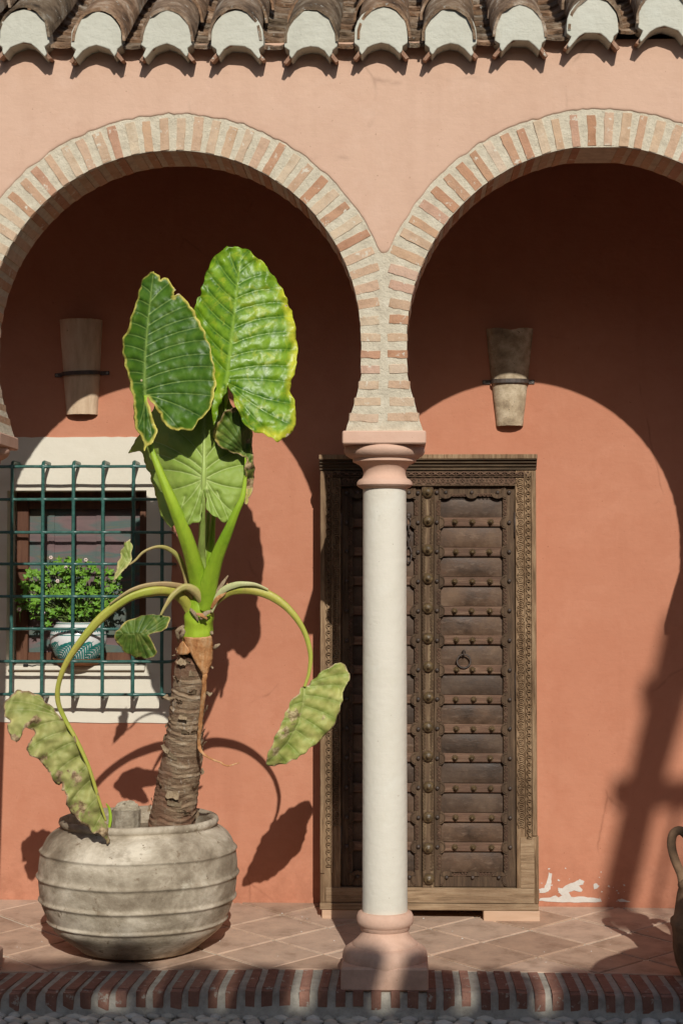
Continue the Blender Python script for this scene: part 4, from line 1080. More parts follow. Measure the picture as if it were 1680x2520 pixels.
# =================================================================== WALL LAMPS (upturned roof tiles)
def wall_lamp(label, top, bot, strap, mat, notch):
    (tx0, tx1, tr), (bx0, bx1, br) = top, bot
    t = thing('wall_lamp', label, 'wall lamp', (at((bx0 + bx1) / 2, br, WALL).x, WALL, at(bx0, br, WALL).z), 'tile lamps on the gallery wall')
    m = MB(); ns, seg = 14, 16; vs = []; fs = []
    for lay in (0, 1):
        for j in range(ns + 1):
            u = j / ns; bul = .006 * math.sin(math.pi * u)
            for i in range(seg + 1):
                a = math.pi * i / seg; c = -math.cos(a)
                x0 = tx0 + (bx0 - tx0) * u; x1 = tx1 + (bx1 - tx1) * u
                P0 = at((x0 + x1) / 2 + 0 * (x1 - x0), tr + (br - tr) * u, WALL)
                hw = (x1 - x0) / 2 / scl(WALL) - (.012 if lay else 0); dep = (.075 - .022 * u) - (.012 if lay else 0)
                zz_ = P0.z + (.004 * nz(a * 4, tr) if j in (0, ns) else 0)
                if notch and j == 0: zz_ -= .012 * math.exp(-((i - 8) / 1.6) ** 2)
                vs.append((P0.x + c * hw + .0015 * nz(u * 6, a), WALL - math.sin(a) ** .85 * dep, zz_))
    s1 = seg + 1; L = (ns + 1) * s1
    for lay in (0, 1):
        for j in range(ns):
            for i in range(seg): q = lay * L + j * s1 + i; fs.append((q, q + 1, q + s1 + 1, q + s1))
    for j in (0, ns):
        for i in range(seg): q = j * s1 + i; fs.append((q, q + 1, q + 1 + L, q + L))
    m.add(vs, fs); m.build('tile_shade', mat, t, True, 50)
    sx0, sr0, sx1, sr1 = strap; m = MB(); u = ((sr0 + sr1) / 2 - tr) / (br - tr); dep = .080 - .022 * u
    A, B = at(sx0, sr0, WALL), at(sx1, sr1, WALL); hx0 = at(tx0 + (bx0 - tx0) * u, sr0, WALL).x - .006; hx1 = at(tx1 + (bx1 - tx1) * u, sr1, WALL).x + .006
    pts = [(A.x, WALL - .003), (hx0 - .006, WALL - .003)]
    for i in range(13): a = math.pi * i / 12; pts.append(((hx0 + hx1) / 2 - math.cos(a) * (hx1 - hx0) / 2, WALL - .003 - math.sin(a) ** .7 * dep))
    pts += [(hx1 + .006, WALL - .003), (B.x, WALL - .003)]
    vs = []; fs = []
    for i, (x, y) in enumerate(pts):
        zc_ = A.z + (B.z - A.z) * (x - A.x) / (B.x - A.x)
        for (dy, dz_) in ((0, -.0095), (0, .0095), (-.004, .0095), (-.004, -.0095)): vs.append((x, y + dy, zc_ + dz_))
    for i in range(len(pts) - 1):
        for q in range(4): fs.append((4 * i + q, 4 * i + (q + 1) % 4, 4 * i + 4 + (q + 1) % 4, 4 * i + 4 + q))
    fs += [(0, 1, 2, 3), tuple(4 * len(pts) - 4 + q for q in range(4))]
    m.add(vs, fs); m.build('strap', 'iron', t)
    for x, z in ((A.x + .010, A.z), (B.x - .010, B.z)):
        q = MB(); q.torus((x, WALL - .008, z), .0048, .0016, 10, 5); q.dome((x, WALL - .006, z), .004, .002, 8, 2); q.build('screw', 'screw', t, True)
wall_lamp('pale tile wall lamp with black strap above the window', (147, 254, 789), (164, 242, 1021), (136, 924, 270, 918), 'lamp_tile', False)
wall_lamp('tile wall lamp with brown strap above the carved door', (1195, 1311, 811), (1220, 1286, 1049), (1186, 941, 1314, 940), 'lamp_tile_shaded', True)

# =================================================================== BIG POT
POTY = .55
pcx = at(341, 2200, POTY).x; ps_ = scl(POTY); pfz = floor_z(pcx, POTY) + .004
def rows(hw, py): return (hw / ps_, at(341, py, POTY).z)
zt_ = at(341, 2012, POTY).z
big = thing('large_clay_pot', 'large round grey clay pot with raised ribs holding the plant', 'pot', (pcx, POTY, pfz))
key = [(140, pfz), (155, pfz + .012)]
prof = [(.225, pfz), (.245, pfz + .006)]
body = [(150, 2335), (200, 2282), (216, 2256), (228, 2230), (236, 2203), (240, 2175), (242, 2146), (241, 2115), (235, 2085), (226, 2062), (212, 2045), (196, 2035)]
bp = [(.245, pfz + .006)] + [rows(a, b) for a, b in body if at(341, b, POTY).z > pfz + .02]
fine = catmull([(a, 0, b) for a, b in bp], 110)
ribs = [at(341, r, POTY).z for r in (2256, 2203, 2146, 2085)]
prof = [(.20, pfz)]
for p in fine:
    r, z = p.x, p.z
    for q in ribs: r += .010 * math.exp(-((z - q) / .0075) ** 2)
    prof.append((r, z))
rim_r = 193 / ps_
prof += [(rim_r - .010, zt_ - .030), (rim_r - .002, zt_ - .024), (rim_r + .004, zt_ - .012), (rim_r, zt_ + .002), (rim_r - .012, zt_ + .006), (rim_r - .024, zt_), (rim_r - .026, zt_ - .02), (rim_r - .018, zt_ - .05), (rim_r - .01, zt_ - .09)]
m = MB(); seg = 96; o = 0; vs = []; fs = []
for i, (r, z) in enumerate(prof):
    for k in range(seg):
        a = 2 * math.pi * k / seg
        rr = r * (1 + .010 * nz(math.cos(a) * 1.2, math.sin(a) * 1.2, z * 3)) + .0022 * nz(math.cos(a) * 9, math.sin(a) * 9, z * 22)
        vs.append((pcx + rr * math.cos(a), POTY + rr * math.sin(a), z + .006 * nz(math.cos(a) * 1.5, math.sin(a) * 1.5, 3.3) * min(1, (z - pfz) * 6)))
for i in range(len(prof) - 1):
    for k in range(seg): fs.append((i * seg + k, i * seg + (k + 1) % seg, (i + 1) * seg + (k + 1) % seg, (i + 1) * seg + k))
fs.append(tuple(range(seg))); m.add(vs, fs); m.build('pot_body', 'pot_clay', big, True)
SOILZ = zt_ - .07
m = MB(); vs = [(pcx, POTY, SOILZ + .01)]; fs = []
for q in range(1, 9):
    for k in range(40): a = 2 * math.pi * k / 40; r = (rim_r - .012) * q / 8; x, y = pcx + r * math.cos(a), POTY + r * math.sin(a); vs.append((x, y, SOILZ + .012 * nz(x * 16, y * 16)))
for k in range(40): fs.append((0, 1 + k, 1 + (k + 1) % 40))
for q in range(7):
    for k in range(40): b = 1 + q * 40; fs.append((b + k, b + (k + 1) % 40, b + 40 + (k + 1) % 40, b + 40 + k))
m.add(vs, fs); m.build('soil', 'soil', big, True)
stump = thing('cut_stump', 'short cut off stump standing in the large clay pot', 'stump', (at(310, 2045, .5).x, .50, SOILZ - .02))
sp_ = [at(310, 2052, .50), at(310, 2030, .50), at(309, 2005, .50), at(308, 1984, .50)]
m = MB(); pr = [(36 / 580, SOILZ - .03), (36 / 580, at(310, 2030, .5).z), (34 / 580, at(310, 2008, .5).z), (33 / 580, at(310, 1992, .5).z)]
m.lathe((at(311, 2000, .5).x, .50, 0), pr, 28, True, .14); m.build('wood_body', 'stump', stump, True, 55)
m = MB(); cx0, cz0 = at(311, 2000, .5).x, at(310, 1992, .5).z - .004; vs = [(cx0, .5, cz0 + .018)]; fs = []
for q in range(1, 7):
    for k in range(28):
        a = 2 * math.pi * k / 28; r0 = 33 / 580 * q / 6 * (1 + .14 * nz(3 * math.cos(a), 3 * math.sin(a), cz0 * 7))
        vs.append((cx0 + r0 * math.cos(a), .5 + r0 * math.sin(a), cz0 + (.018 if q < 6 else .0) + .022 * (r0 * math.sin(a)) / .06 * (q < 6) + .006 * nz(r0 * 60 * math.cos(a), r0 * 60 * math.sin(a))))
for k in range(28): fs.append((0, 1 + k, 1 + (k + 1) % 28))
for q in range(5):
    for k in range(28): b = 1 + q * 28; fs.append((b + k, b + (k + 1) % 28, b + 28 + (k + 1) % 28, b + 28 + k))
m.add(vs, fs); m.build('cut_face', 'stump_cut', stump, True, 40)

# =================================================================== ELEPHANT EAR PLANT
def z6(x, y): return (260 + x / 2.556, 580 + y / 2.556)
def z7(x, y): return (x / 1.742, 1360 + y / 1.742)
base_pt = at(422, 2035, POTY - .02)
plant = thing('elephant_ear_plant', 'tall elephant ear plant with giant leaves in the clay pot', 'plant', tuple(base_pt))
# trunk leaning out to the light
tp = [(735, 1230, .53, 104), (738, 1170, .52, 100), (752, 1060, .47, 93), (770, 950, .42, 88), (785, 850, .37, 82), (796, 740, .32, 78), (806, 640, .27, 74), (812, 560, .235, 70), (818, 480, .20, 66), (832, 430, .18, 64)]
path = catmull([(a, b, c) for a, b, c, d in tp], 220); rads = lerp_list([d for *_, d in tp], 220)
pts = []; rr = []
for p, r in zip(path, rads):
    px, py = z7(p.x, p.y); pts.append(at(px, py, p.z)); rr.append(r / 1.742 / scl(p.z))
def trunk_mesh(pts, rr, seg=44):
    m = MB(); n_ = len(pts); s = 0.0
    ringpos = []; q = 0.02; rnd = random.Random(31)
    L = [0]
    for i in range(1, n_): L.append(L[-1] + (pts[i] - pts[i - 1]).length)
    while q < L[-1]: ringpos.append((q, rnd.uniform(0, 6.28), rnd.uniform(.4, 1))); q += rnd.uniform(.022, .062) * (1 + 1.2 * max(0, q / L[-1] - .5))
    for i in range(n_):
        t = (pts[min(i + 1, n_ - 1)] - pts[max(i - 1, 0)]).normalized(); a = Vector((0, 1, 0)); a = (a - t * a.dot(t)).normalized(); b = t.cross(a)
        for k in range(seg):
            an = 2 * math.pi * k / seg; sl = L[i] + .016 * math.sin(an + 1.2) + .022 * nz(math.cos(an) * 1.3, math.sin(an) * 1.3, L[i] * 5)
            d = 0
            for (q, ph, am) in ringpos:
                e = sl - q - .006 * math.sin(an + ph)
                if -.03 < e < .03: d += am * (.0050 * math.exp(-(e / .0045) ** 2) - .0045 * math.exp(-((e - .009) / .006) ** 2))
            r = rr[i] * (1 + .05 * nz(math.cos(an) * 1.5, math.sin(an) * 1.5, L[i] * 7)) + d + .002 * nz(math.cos(an) * 10, math.sin(an) * 10, L[i] * 25)
            m.v.append(tuple(pts[i] + a * math.cos(an) * r + b * math.sin(an) * r))
    for i in range(n_ - 1):
        for k in range(seg): m.f.append((i * seg + k, i * seg + (k + 1) % seg, (i + 1) * seg + (k + 1) % seg, (i + 1) * seg + k))
    return m
trunk_mesh(pts, rr).build('trunk', 'trunk_bark', plant, True)
# peeling bark flakes
rk = random.Random(77); fk = MB()
for q in range(34):
    i = rk.randrange(40, 216); an = rk.uniform(-1.9, 1.9); t = (pts[i + 3] - pts[i - 3]).normalized(); a = Vector((0, -1, 0)); a = (a - t * a.dot(t)).normalized(); b = t.cross(a)
    wd = rk.uniform(.25, .7); h = rk.uniform(.008, .026); vs = []; lift = rk.uniform(.001, .016)
    for u in range(6):
        an2 = an + wd * (u / 5 - .5)
        for v in (0, .5, 1):
            r = rr[i] * 1.02 + .003 + lift * v * v + .003 * rk.uniform(-1, 1) * v
            vs.append(pts[i] + a * math.cos(an2) * r + b * math.sin(an2) * r + t * (h * v * (1 + .4 * rk.uniform(-1, 1)) * (1 if q % 3 else -1)))
    fk.add(vs, [(3 * u + v, 3 * u + 3 + v, 3 * u + 4 + v, 3 * u + 1 + v) for u in range(5) for v in range(2)])
fk.build('bark_flakes', 'fibre', plant, True, kind='stuff')
def stalk(path, name, mat, seg=16, flat=None, n_=60, parent=None):
    P = catmull([(a, b, c) for a, b, c, d in path], n_); W = catmull([(d, 0, 0) for *_, d in path], n_)
    return MB().tube([at(p.x, p.y, p.z) for p in P], [max(.001, w_.x / scl(p.z)) for w_, p in zip(W, P)], max(seg, 22), True, flat, .075).build(name, mat, parent or plant, True)
# green neck and husks
Q = lambda L_: [(*z7(a, b), c, d / 1.742) for a, b, c, d in L_]
Q6 = lambda L_: [(*z6(a, b), c, d / 2.556) for a, b, c, d in L_]
stalk(Q([(840, 415, .175, 56), (843, 395, .172, 62), (847, 350, .165, 63), (851, 300, .155, 62), (855, 250, .145, 60), (858, 200, .135, 52), (864, 140, .12, 40)]), 'crown_shaft', 'stalk_green', 24)
def sheet(outline, depth, name, mat, parent, bul=0.0, step=6, extra=None, **kw):
    """a thin curved sheet from an outline in photograph pixels with its own depth at every point"""
    O = np.array(outline, float); pts2 = [Vector(p) for p in outline]; ne = len(pts2)
    x0, y0 = O.min(0); x1, y1 = O.max(0)
    gx = np.arange(x0 + step / 2, x1, step); gy = np.arange(y0 + step / 2, y1, step * .87)
    inside = []
    for jj, yy in enumerate(gy):
        for xx in gx + (step / 2 if jj % 2 else 0):
            inside.append((xx, yy))
    I = np.array(inside) if inside else np.zeros((0, 2))
    lim = np.full(len(I), step * .45)
    if extra is not None and len(extra):
        X = np.array(extra)
        dd = np.sqrt(((I[:, None, :] - X[None, :, :]) ** 2).sum(2)).min(1)
        I = I[dd > 2.6]; lim = np.concatenate([np.full(len(I), step * .45), np.full(len(X), 1.6)]); I = np.concatenate([I, X])
    keep = np.zeros(len(I), bool); px_, py_ = I[:, 0], I[:, 1]; c_ = np.zeros(len(I), bool); dmin = np.full(len(I), 1e9)
    for i in range(ne):
        ax, ay = O[i]; bx, by = O[(i + 1) % ne]
        cond = ((ay > py_) != (by > py_))
        with np.errstate(divide='ignore', invalid='ignore'):
            xi = (bx - ax) * (py_ - ay) / (by - ay if by != ay else 1e-9) + ax
        c_ ^= cond & (px_ < xi)
        L2 = (bx - ax) ** 2 + (by - ay) ** 2 or 1e-9
        t = np.clip(((px_ - ax) * (bx - ax) + (py_ - ay) * (by - ay)) / L2, 0, 1)
        dmin = np.minimum(dmin, np.hypot(px_ - ax - t * (bx - ax), py_ - ay - t * (by - ay)))
    sel = c_ & (dmin > lim)
    allp = pts2 + [Vector((float(a), float(b))) for a, b in I[sel]]
    ed = [(i, (i + 1) % ne) for i in range(ne)]
    vs, es, fs, *_ = delaunay_2d_cdt(allp, ed, [], 1, 1e-5)
    V2 = np.array([(v.x, v.y) for v in vs])
    return V2, [tuple(f) for f in fs]
def seg_dist(V, A, B):
    A = np.array(A, float); B = np.array(B, float); d = B - A; L2 = (d ** 2).sum() or 1e-9
    t = np.clip(((V - A) @ d) / L2, 0, 1); return np.hypot(*(V - A - t[:, None] * d).T), t
def resample(P, d, jag=0.0, rnd=None):
    out = []
    n_ = len(P)
    for i in range(n_):
        a, b = P[i], P[(i + 1) % n_]; L = math.hypot(b[0] - a[0], b[1] - a[1]); k = max(1, int(L / d))
        for u in range(k):
            t = u / k; out.append((a[0] + (b[0] - a[0]) * t + (rnd.uniform(-jag, jag) if rnd else 0), a[1] + (b[1] - a[1]) * t + (rnd.uniform(-jag, jag) if rnd else 0)))
    return out
def smooth_outline(P, it=2):
    for _ in range(it):
        Q_ = []
        for i in range(len(P)):
            a, b = P[i], P[(i + 1) % len(P)]
            Q_ += [(a[0] * .75 + b[0] * .25, a[1] * .75 + b[1] * .25), (a[0] * .25 + b[0] * .75, a[1] * .25 + b[1] * .75)]
        P = Q_
    return P
def giant_leaf(label, mat, outline, J, midrib, veins, depth, quilt=.008, vein_w=2.0, mid_w=4.0, edge_w=16, edge_amt=1.0, wave=.008, brown=None, seed=1, groove=1, jag=.8, step=4.5, thick=.0016, brown_edge=0.0, crumple=0.0, emod=None, scal=2.2):
    rnd = random.Random(seed)
    O = resample(smooth_outline(outline, 2), 5.0, jag, rnd)
    O2 = []; acc = 0.0
    for i in range(len(O)):
        a, b = O[i - 1], O[(i + 1) % len(O)]; tx, ty = b[0] - a[0], b[1] - a[1]; q = math.hypot(tx, ty) or 1
        acc += q / 2; k = scal * (math.sin(acc * .17 + 2 * math.sin(acc * .031)) * .7 + 1.1 * nz(acc * .05, seed * 2.2))
        O2.append((O[i][0] - ty / q * k, O[i][1] + tx / q * k))
    O = O2
    def curve(A, B, bow):
        A = np.array(A, float); B = np.array(B, float); d = B - A; nrm = np.array((-d[1], d[0])); return [A + d * u + nrm * bow * 4 * u * (1 - u) for u in (0, .2, .4, .6, .8, 1)]
    ex = []; seen = set()
    for C_ in [curve(*v) for v in veins] + [[np.array(p) for p in midrib]]:
        for k in range(len(C_) - 1):
            d = C_[k + 1] - C_[k]; L = float(np.hypot(*d)) or 1; nrm = np.array((-d[1], d[0])) / L
            for u in np.arange(0, L, 3.0):
                for off in (0, -2.4, 2.4):
                    p = C_[k] + d * (u / L) + nrm * off; key = (int(p[0] / 2.0), int(p[1] / 2.0))
                    if key in seen: continue
                    seen.add(key); ex.append((float(p[0]), float(p[1])))
    V2, F = sheet(O, None, '', None, None, step=step, extra=ex)
    OA = np.array(O); dE = np.full(len(V2), 1e9)
    for i in range(len(O)):
        d, _ = seg_dist(V2, O[i], O[(i + 1) % len(O)]); dE = np.minimum(dE, d)
    dV = np.full(len(V2), 1e9)
    for (A, B, bow) in veins:
        C_ = curve(A, B, bow)
        for k in range(5):
            d, t = seg_dist(V2, C_[k], C_[k + 1]); d = d + (k + t) / 5 * vein_w * .7; dV = np.minimum(dV, d)
    dM = np.full(len(V2), 1e9); nm = len(midrib)
    for k in range(nm - 1):
        d, t = seg_dist(V2, midrib[k], midrib[k + 1]); d = d + (k + t) / nm * mid_w * .75; dM = np.minimum(dM, d)
    dA = np.minimum(dV, dM)
    vein = np.maximum(np.clip(1.25 - dV / vein_w, 0, 1) * .85, np.clip(1.4 - dM / mid_w, 0, 1))
    edge = np.clip(1 - dE / edge_w, 0, 1) * edge_amt
    if emod: edge = edge * np.array([emod(p[0], p[1]) for p in V2])
    br = np.zeros(len(V2))
    if brown_edge: br = np.maximum(br, np.clip(1 - dE / (edge_w * .45), 0, 1) * brown_edge)
    if brown:
        for (bx, by, rad, am) in brown: br = np.maximum(br, am * np.clip(1.3 - np.hypot(V2[:, 0] - bx, V2[:, 1] - by) / rad, 0, 1))
    co = []; 
    for i in range(len(V2)):
        px, py = V2[i]; Y = depth(px, py)
        q = 1 - math.exp(-dA[i] / 4.5) + .35 * (1 - math.exp(-dA[i] / 14.0))
        Y -= groove * quilt * q
        if groove < 0: Y -= .004 * max(0, 1.2 - dM[i] / mid_w)
        ew = max(0, 1 - dE[i] / 34)
        Y += wave * ew * (math.sin(px * .085 + py * .06 + seed) + .8 * nz(px * .05, py * .05, seed * 3))
        Y += .0050 * nz(px * .040, py * .040, seed) + .0030 * nz(px * .10, py * .10, seed + 9)
        if crumple: Y += crumple * (nz(px * .03, py * .03, seed + 4) + .6 * nz(px * .075, py * .075, seed + 7))
        co.append(tuple(at(float(px), float(py), Y)))
    me = bpy.data.meshes.new('leaf'); me.from_pydata(co, [], F); me.update()
    ca = me.color_attributes.new('leaf', 'FLOAT_COLOR', 'POINT'); buf = np.ones((len(V2), 4), np.float32)
    buf[:, 0] = vein; buf[:, 1] = edge; buf[:, 2] = br; buf[:, 3] = 1 - np.exp(-dA / 9.0); ca.data.foreach_set('color', buf.ravel())
    bm = bmesh.new(); bm.from_mesh(me); bmesh.ops.recalc_face_normals(bm, faces=bm.faces); bm.to_mesh(me); bm.free()
    me.polygons.foreach_set('use_smooth', [True] * len(me.polygons))
    ob = link('leaf', me, mat, plant, label=label)
    sd_ = ob.modifiers.new('thickness', 'SOLIDIFY'); sd_.thickness = thick; sd_.offset = 0
    return ob
P6 = lambda L_: [z6(*p) for p in L_]
P7 = lambda L_: [z7(*p) for p in L_]
def V6(L_): return [(z6(*a), z6(*b), c) for a, b, c in L_]
def V7(L_): return [(z7(*a), z7(*b), c) for a, b, c in L_]

# leaf with yellow rim, upper left
JA = z6(250, 1000); MA = P6([(250, 1000), (246, 900), (250, 760), (262, 600), (276, 470), (290, 330), (300, 250)])
def mid_x(M_, py):
    for (a, b), (c, d) in zip(M_[:-1], M_[1:]):
        if min(b, d) <= py <= max(b, d): return a + (c - a) * (py - b) / (d - b if d != b else 1)
    return min(M_[0], M_[-1], key=lambda q: abs(q[1] - py))[0]
def depth_A(px, py):
    d = px - mid_x(MA, py); s = 1 / 600
    y = -.14 + .18 * (JA[1] - py) * s
    y += (-.10 * d * s - .10 * (d / 170) ** 2 * .3) if d > 0 else (-.75 * d * s * 1.0)
    return y
outA = [(300, 228), (325, 238), (342, 258), (343, 282), (360, 256), (385, 268), (405, 292), (440, 332), (447, 345), (432, 352), (430, 372), (424, 392), (440, 376), (460, 358), (480, 372), (520, 425), (555, 470), (580, 520), (610, 570), (635, 630), (655, 690), (670, 760), (683, 830), (693, 900), (690, 960), (682, 1010), (665, 1060), (648, 1110), (612, 1140), (582, 1162), (556, 1218), (520, 1225), (482, 1213), (460, 1237), (420, 1215), (385, 1200), (358, 1165), (325, 1105), (293, 1050), (262, 1003), (272, 1045), (282, 1090), (300, 1150), (318, 1200), (322, 1245), (308, 1292), (280, 1312), (257, 1333), (246, 1363), (235, 1330), (242, 1290), (212, 1250), (190, 1212), (176, 1160), (182, 1100), (176, 1040), (160, 970), (146, 900), (130, 840), (116, 780), (105, 720), (108, 660), (130, 610), (150, 560), (165, 500), (185, 440), (205, 380), (220, 320), (236, 268), (266, 238)]
vA = V6([((247, 975), (690, 915), -.06), ((246, 905), (682, 825), -.07), ((248, 840), (667, 745), -.07), ((250, 765), (645, 655), -.06), ((254, 695), (612, 575), -.05), ((259, 630), (575, 508), -.05), ((265, 570), (530, 435), -.04), ((272, 500), (470, 372), -.04), ((280, 420), (400, 300), -.03), ((255, 1000), (685, 1010), -.03), ((256, 1003), (600, 1140), -.04), ((256, 1005), (470, 1225), -.03), ((252, 1005), (300, 1290), .02), ((250, 1005), (200, 1220), -.05), ((250, 1005), (250, 1340), .02),
         ((246, 930), (150, 930), .05), ((246, 870), (138, 860), .05), ((249, 800), (118, 775), .06), ((251, 730), (106, 690), .06), ((256, 655), (120, 620), .06), ((262, 590), (150, 545), .05), ((270, 520), (172, 470), .05), ((278, 440), (195, 400), .05), ((287, 360), (222, 310), .04)])
giant_leaf('dark green leaf with yellow rim, upper left of the crown', 'leaf_dark', P6(outA), JA, MA, vA, depth_A, quilt=.0045, vein_w=2.0, mid_w=3.4, edge_w=11, edge_amt=1.05, wave=.012, seed=1, groove=1,
           brown=[(*z6(455, 362), 7, .9), (*z6(580, 500), 8, .8), (*z6(228, 910), 4, .9), (*z6(440, 338), 5, .8)])
# tallest bright leaf
JB = z6(762, 922); MBr = P6([(762, 922), (775, 800), (792, 660), (812, 470), (830, 300), (845, 180), (852, 95)])
def depth_B(px, py):
    d = px - mid_x(MBr, py); s = 1 / 620
    y = -.17 + .20 * (JB[1] - py) * s - (.10 * max(0, py - JB[1]) * s)
    y += (.02 * d * s + .16 * (d / 170) ** 2 * .35) if d > 0 else (-.40 * d * s)
    return y
outB = [(760, 68), (800, 71), (855, 74), (905, 98), (950, 134), (988, 165), (1020, 198), (1042, 242), (1076, 280), (1106, 330), (1131, 375), (1140, 420), (1162, 470), (1187, 520), (1192, 580), (1198, 640), (1206, 700), (1203, 760), (1201, 820), (1190, 860), (1174, 900), (1164, 950), (1166, 1000), (1190, 1040), (1195, 1100), (1190, 1160), (1192, 1212), (1157, 1250), (1122, 1275), (1086, 1296), (1060, 1285), (1030, 1262), (980, 1246), (930, 1240), (888, 1200), (850, 1150), (820, 1080), (802, 1020), (790, 985), (765, 930), (772, 965), (745, 1012), (722, 1060), (706, 1110), (692, 1185), (680, 1200), (668, 1120), (660, 1040), (650, 960), (620, 850), (590, 720), (570, 600), (556, 500), (556, 440), (580, 395), (600, 368), (606, 320), (630, 270), (640, 220), (655, 170), (690, 130), (725, 98)]
vB = V6([((764, 905), (1170, 925), -.03), ((770, 850), (1197, 825), -.05), ((778, 765), (1203, 722), -.06), ((788, 685), (1195, 612), -.07), ((798, 585), (1180, 510), -.07), ((810, 480), (1142, 425), -.07), ((818, 395), (1105, 335), -.07), ((827, 310), (1035, 235), -.06), ((836, 235), (960, 142), -.05), ((843, 170), (900, 98), -.04),
         ((764, 924), (1190, 1060), .05), ((766, 926), (1190, 1200), .05), ((766, 928), (1085, 1290), .04), ((766, 930), (930, 1232), .03), ((760, 926), (690, 1180), -.05),
         ((768, 860), (640, 700), -.05), ((778, 765), (600, 560), -.06), ((788, 680), (575, 460), -.06), ((798, 590), (590, 380), -.05), ((806, 500), (612, 300), -.04), ((814, 410), (640, 225), -.04), ((824, 320), (690, 135), -.04), ((834, 250), (770, 75), -.03)])
giant_leaf('tallest leaf, bright glossy green with yellowing right edge', 'leaf_bright', P6(outB), JB, MBr, vB, depth_B, quilt=.0042, vein_w=1.9, mid_w=5.2, edge_w=34, edge_amt=1.0, wave=.014, seed=2, emod=lambda px, py: max(.35, min(1.15, (px - 520) / 150)) * max(.5, min(1.1, .6 + (py - 620) / 500)),
           brown=[(*z6(1150, 1262), 10, .9), (*z6(1135, 440), 5, .8), (*z6(1020, 200), 4, .7)])
# pale underside leaf
JC = z6(618, 1530); MC = P6([(618, 1530), (620, 1430), (620, 1300), (620, 1190), (625, 1080), (630, 980)])
def depth_C(px, py):
    d = px - JC[0]; s = 1 / 600
    return -.065 + .30 * (JC[1] - py) * s * .3 + (.05 if d > 0 else .15) * (d / 130) ** 2 - .03 * d * s
outC = [(885, 1380), (886, 1450), (881, 1530), (870, 1600), (850, 1660), (826, 1705), (792, 1772), (766, 1806), (730, 1800), (706, 1772), (680, 1765), (645, 1742), (632, 1690), (620, 1560), (606, 1700), (602, 1795), (560, 1806), (516, 1826), (496, 1782), (470, 1760), (440, 1810), (415, 1842), (385, 1812), (353, 1780), (345, 1720), (328, 1690), (318, 1620), (292, 1555), (275, 1480), (250, 1450), (243, 1390), (215, 1352), (165, 1360), (136, 1374), (160, 1330), (185, 1300), (215, 1250), (262, 1180), (290, 1090), (380, 980), (520, 900), (640, 900), (720, 950), (800, 1060), (860, 1200)]
vC = V6([((612, 1400), (470, 1240), .05), ((610, 1470), (300, 1290), .05), ((606, 1515), (300, 1370), .07), ((604, 1525), (270, 1475), .06), ((606, 1535), (330, 1610), -.05), ((606, 1540), (415, 1760), -.05), ((610, 1545), (515, 1810), -.04), ((612, 1550), (590, 1790), -.02), ((628, 1400), (760, 1260), -.04), ((630, 1470), (870, 1330), -.05), ((634, 1525), (885, 1440), -.06), ((634, 1535), (870, 1590), .05), ((632, 1540), (800, 1740), .05), ((628, 1545), (725, 1790), .04), ((626, 1545), (660, 1740), .02), ((500, 1640), (470, 1740), 0), ((700, 1610), (770, 1780), 0)])
giant_leaf('pale underside of a lower leaf hanging between the stalks', 'leaf_under', P6(outC), JC, MC, vC, depth_C, quilt=-.010, vein_w=2.6, mid_w=6.0, edge_w=5, edge_amt=.4, wave=.010, seed=3, groove=-1)
# small curled leaf with burnt edge
JD = z6(872, 1395)
def depth_D(px, py):
    d = (px - z6(830, 0)[0]) / 600
    return -.12 + (.9 * d if d > 0 else -.30 * d) + .02 * math.sin((px + py) * .06)
outD = [(778, 1092), (815, 1078), (850, 1080), (882, 1130), (906, 1182), (920, 1242), (924, 1330), (930, 1400), (938, 1500), (930, 1560), (915, 1632), (890, 1692), (874, 1682), (880, 1600), (876, 1500), (886, 1400), (862, 1382), (800, 1366), (740, 1342), (690, 1302), (672, 1272), (680, 1212), (718, 1160), (745, 1110)]
vD = V6([((872, 1380), (680, 1275), .03), ((872, 1370), (690, 1220), .03), ((872, 1360), (715, 1170), .03), ((872, 1350), (750, 1115), .03), ((872, 1340), (790, 1088), .02), ((874, 1330), (840, 1082), .01), ((880, 1320), (890, 1150), 0), ((876, 1385), (740, 1340), .03), ((884, 1440), (930, 1400), 0), ((884, 1480), (935, 1460), 0), ((884, 1530), (935, 1520), 0), ((882, 1580), (928, 1570), 0), ((880, 1630), (915, 1620), 0)])
giant_leaf('small curled leaf with scorched brown edge right of the crown', 'leaf_crisp', P6(outD), JD, P6([(885, 1395), (870, 1240), (840, 1100)]), vD, depth_D, quilt=.012, vein_w=1.6, mid_w=2.2, edge_w=10, edge_amt=1.0, wave=.010, seed=4, brown_edge=.75, step=3.6,
           brown=[(*z6(905, 1560), 22, .75), (*z6(900, 1450), 16, .7), (*z6(900, 1290), 14, .6), (*z6(800, 1090), 12, .8)])
# withered leaf on the left, hanging over the rim of the pot
ME = P7([(280, 715), (320, 790), (350, 860), (390, 950), (420, 1050), (450, 1150), (468, 1225)])
def depth_E(px, py):
    d = px - mid_x(ME, py); t = max(0, min(1, (py - ME[0][1]) / (ME[-1][1] - ME[0][1])))
    return .06 + .085 * t + (-.35 if d < 0 else .5) * abs(d) / 600 * (1 - .6 * t) + (.05 * max(0, (ME[0][1] - py)) / 60)
outE = [(78, 588), (130, 592), (180, 620), (215, 652), (255, 700), (285, 722), (312, 765), (352, 860), (392, 935), (422, 1040), (457, 1150), (472, 1232), (462, 1255), (440, 1212), (420, 1195), (400, 1205), (370, 1170), (340, 1150), (290, 1100), (284, 1050), (285, 1020), (262, 1020), (270, 990), (245, 995), (215, 962), (205, 925), (180, 900), (150, 880), (120, 860), (116, 820), (140, 800), (155, 765), (105, 745), (125, 720), (155, 712), (120, 735), (90, 790), (70, 825), (40, 780), (32, 742), (45, 720), (20, 700), (15, 660), (32, 628), (58, 600)]
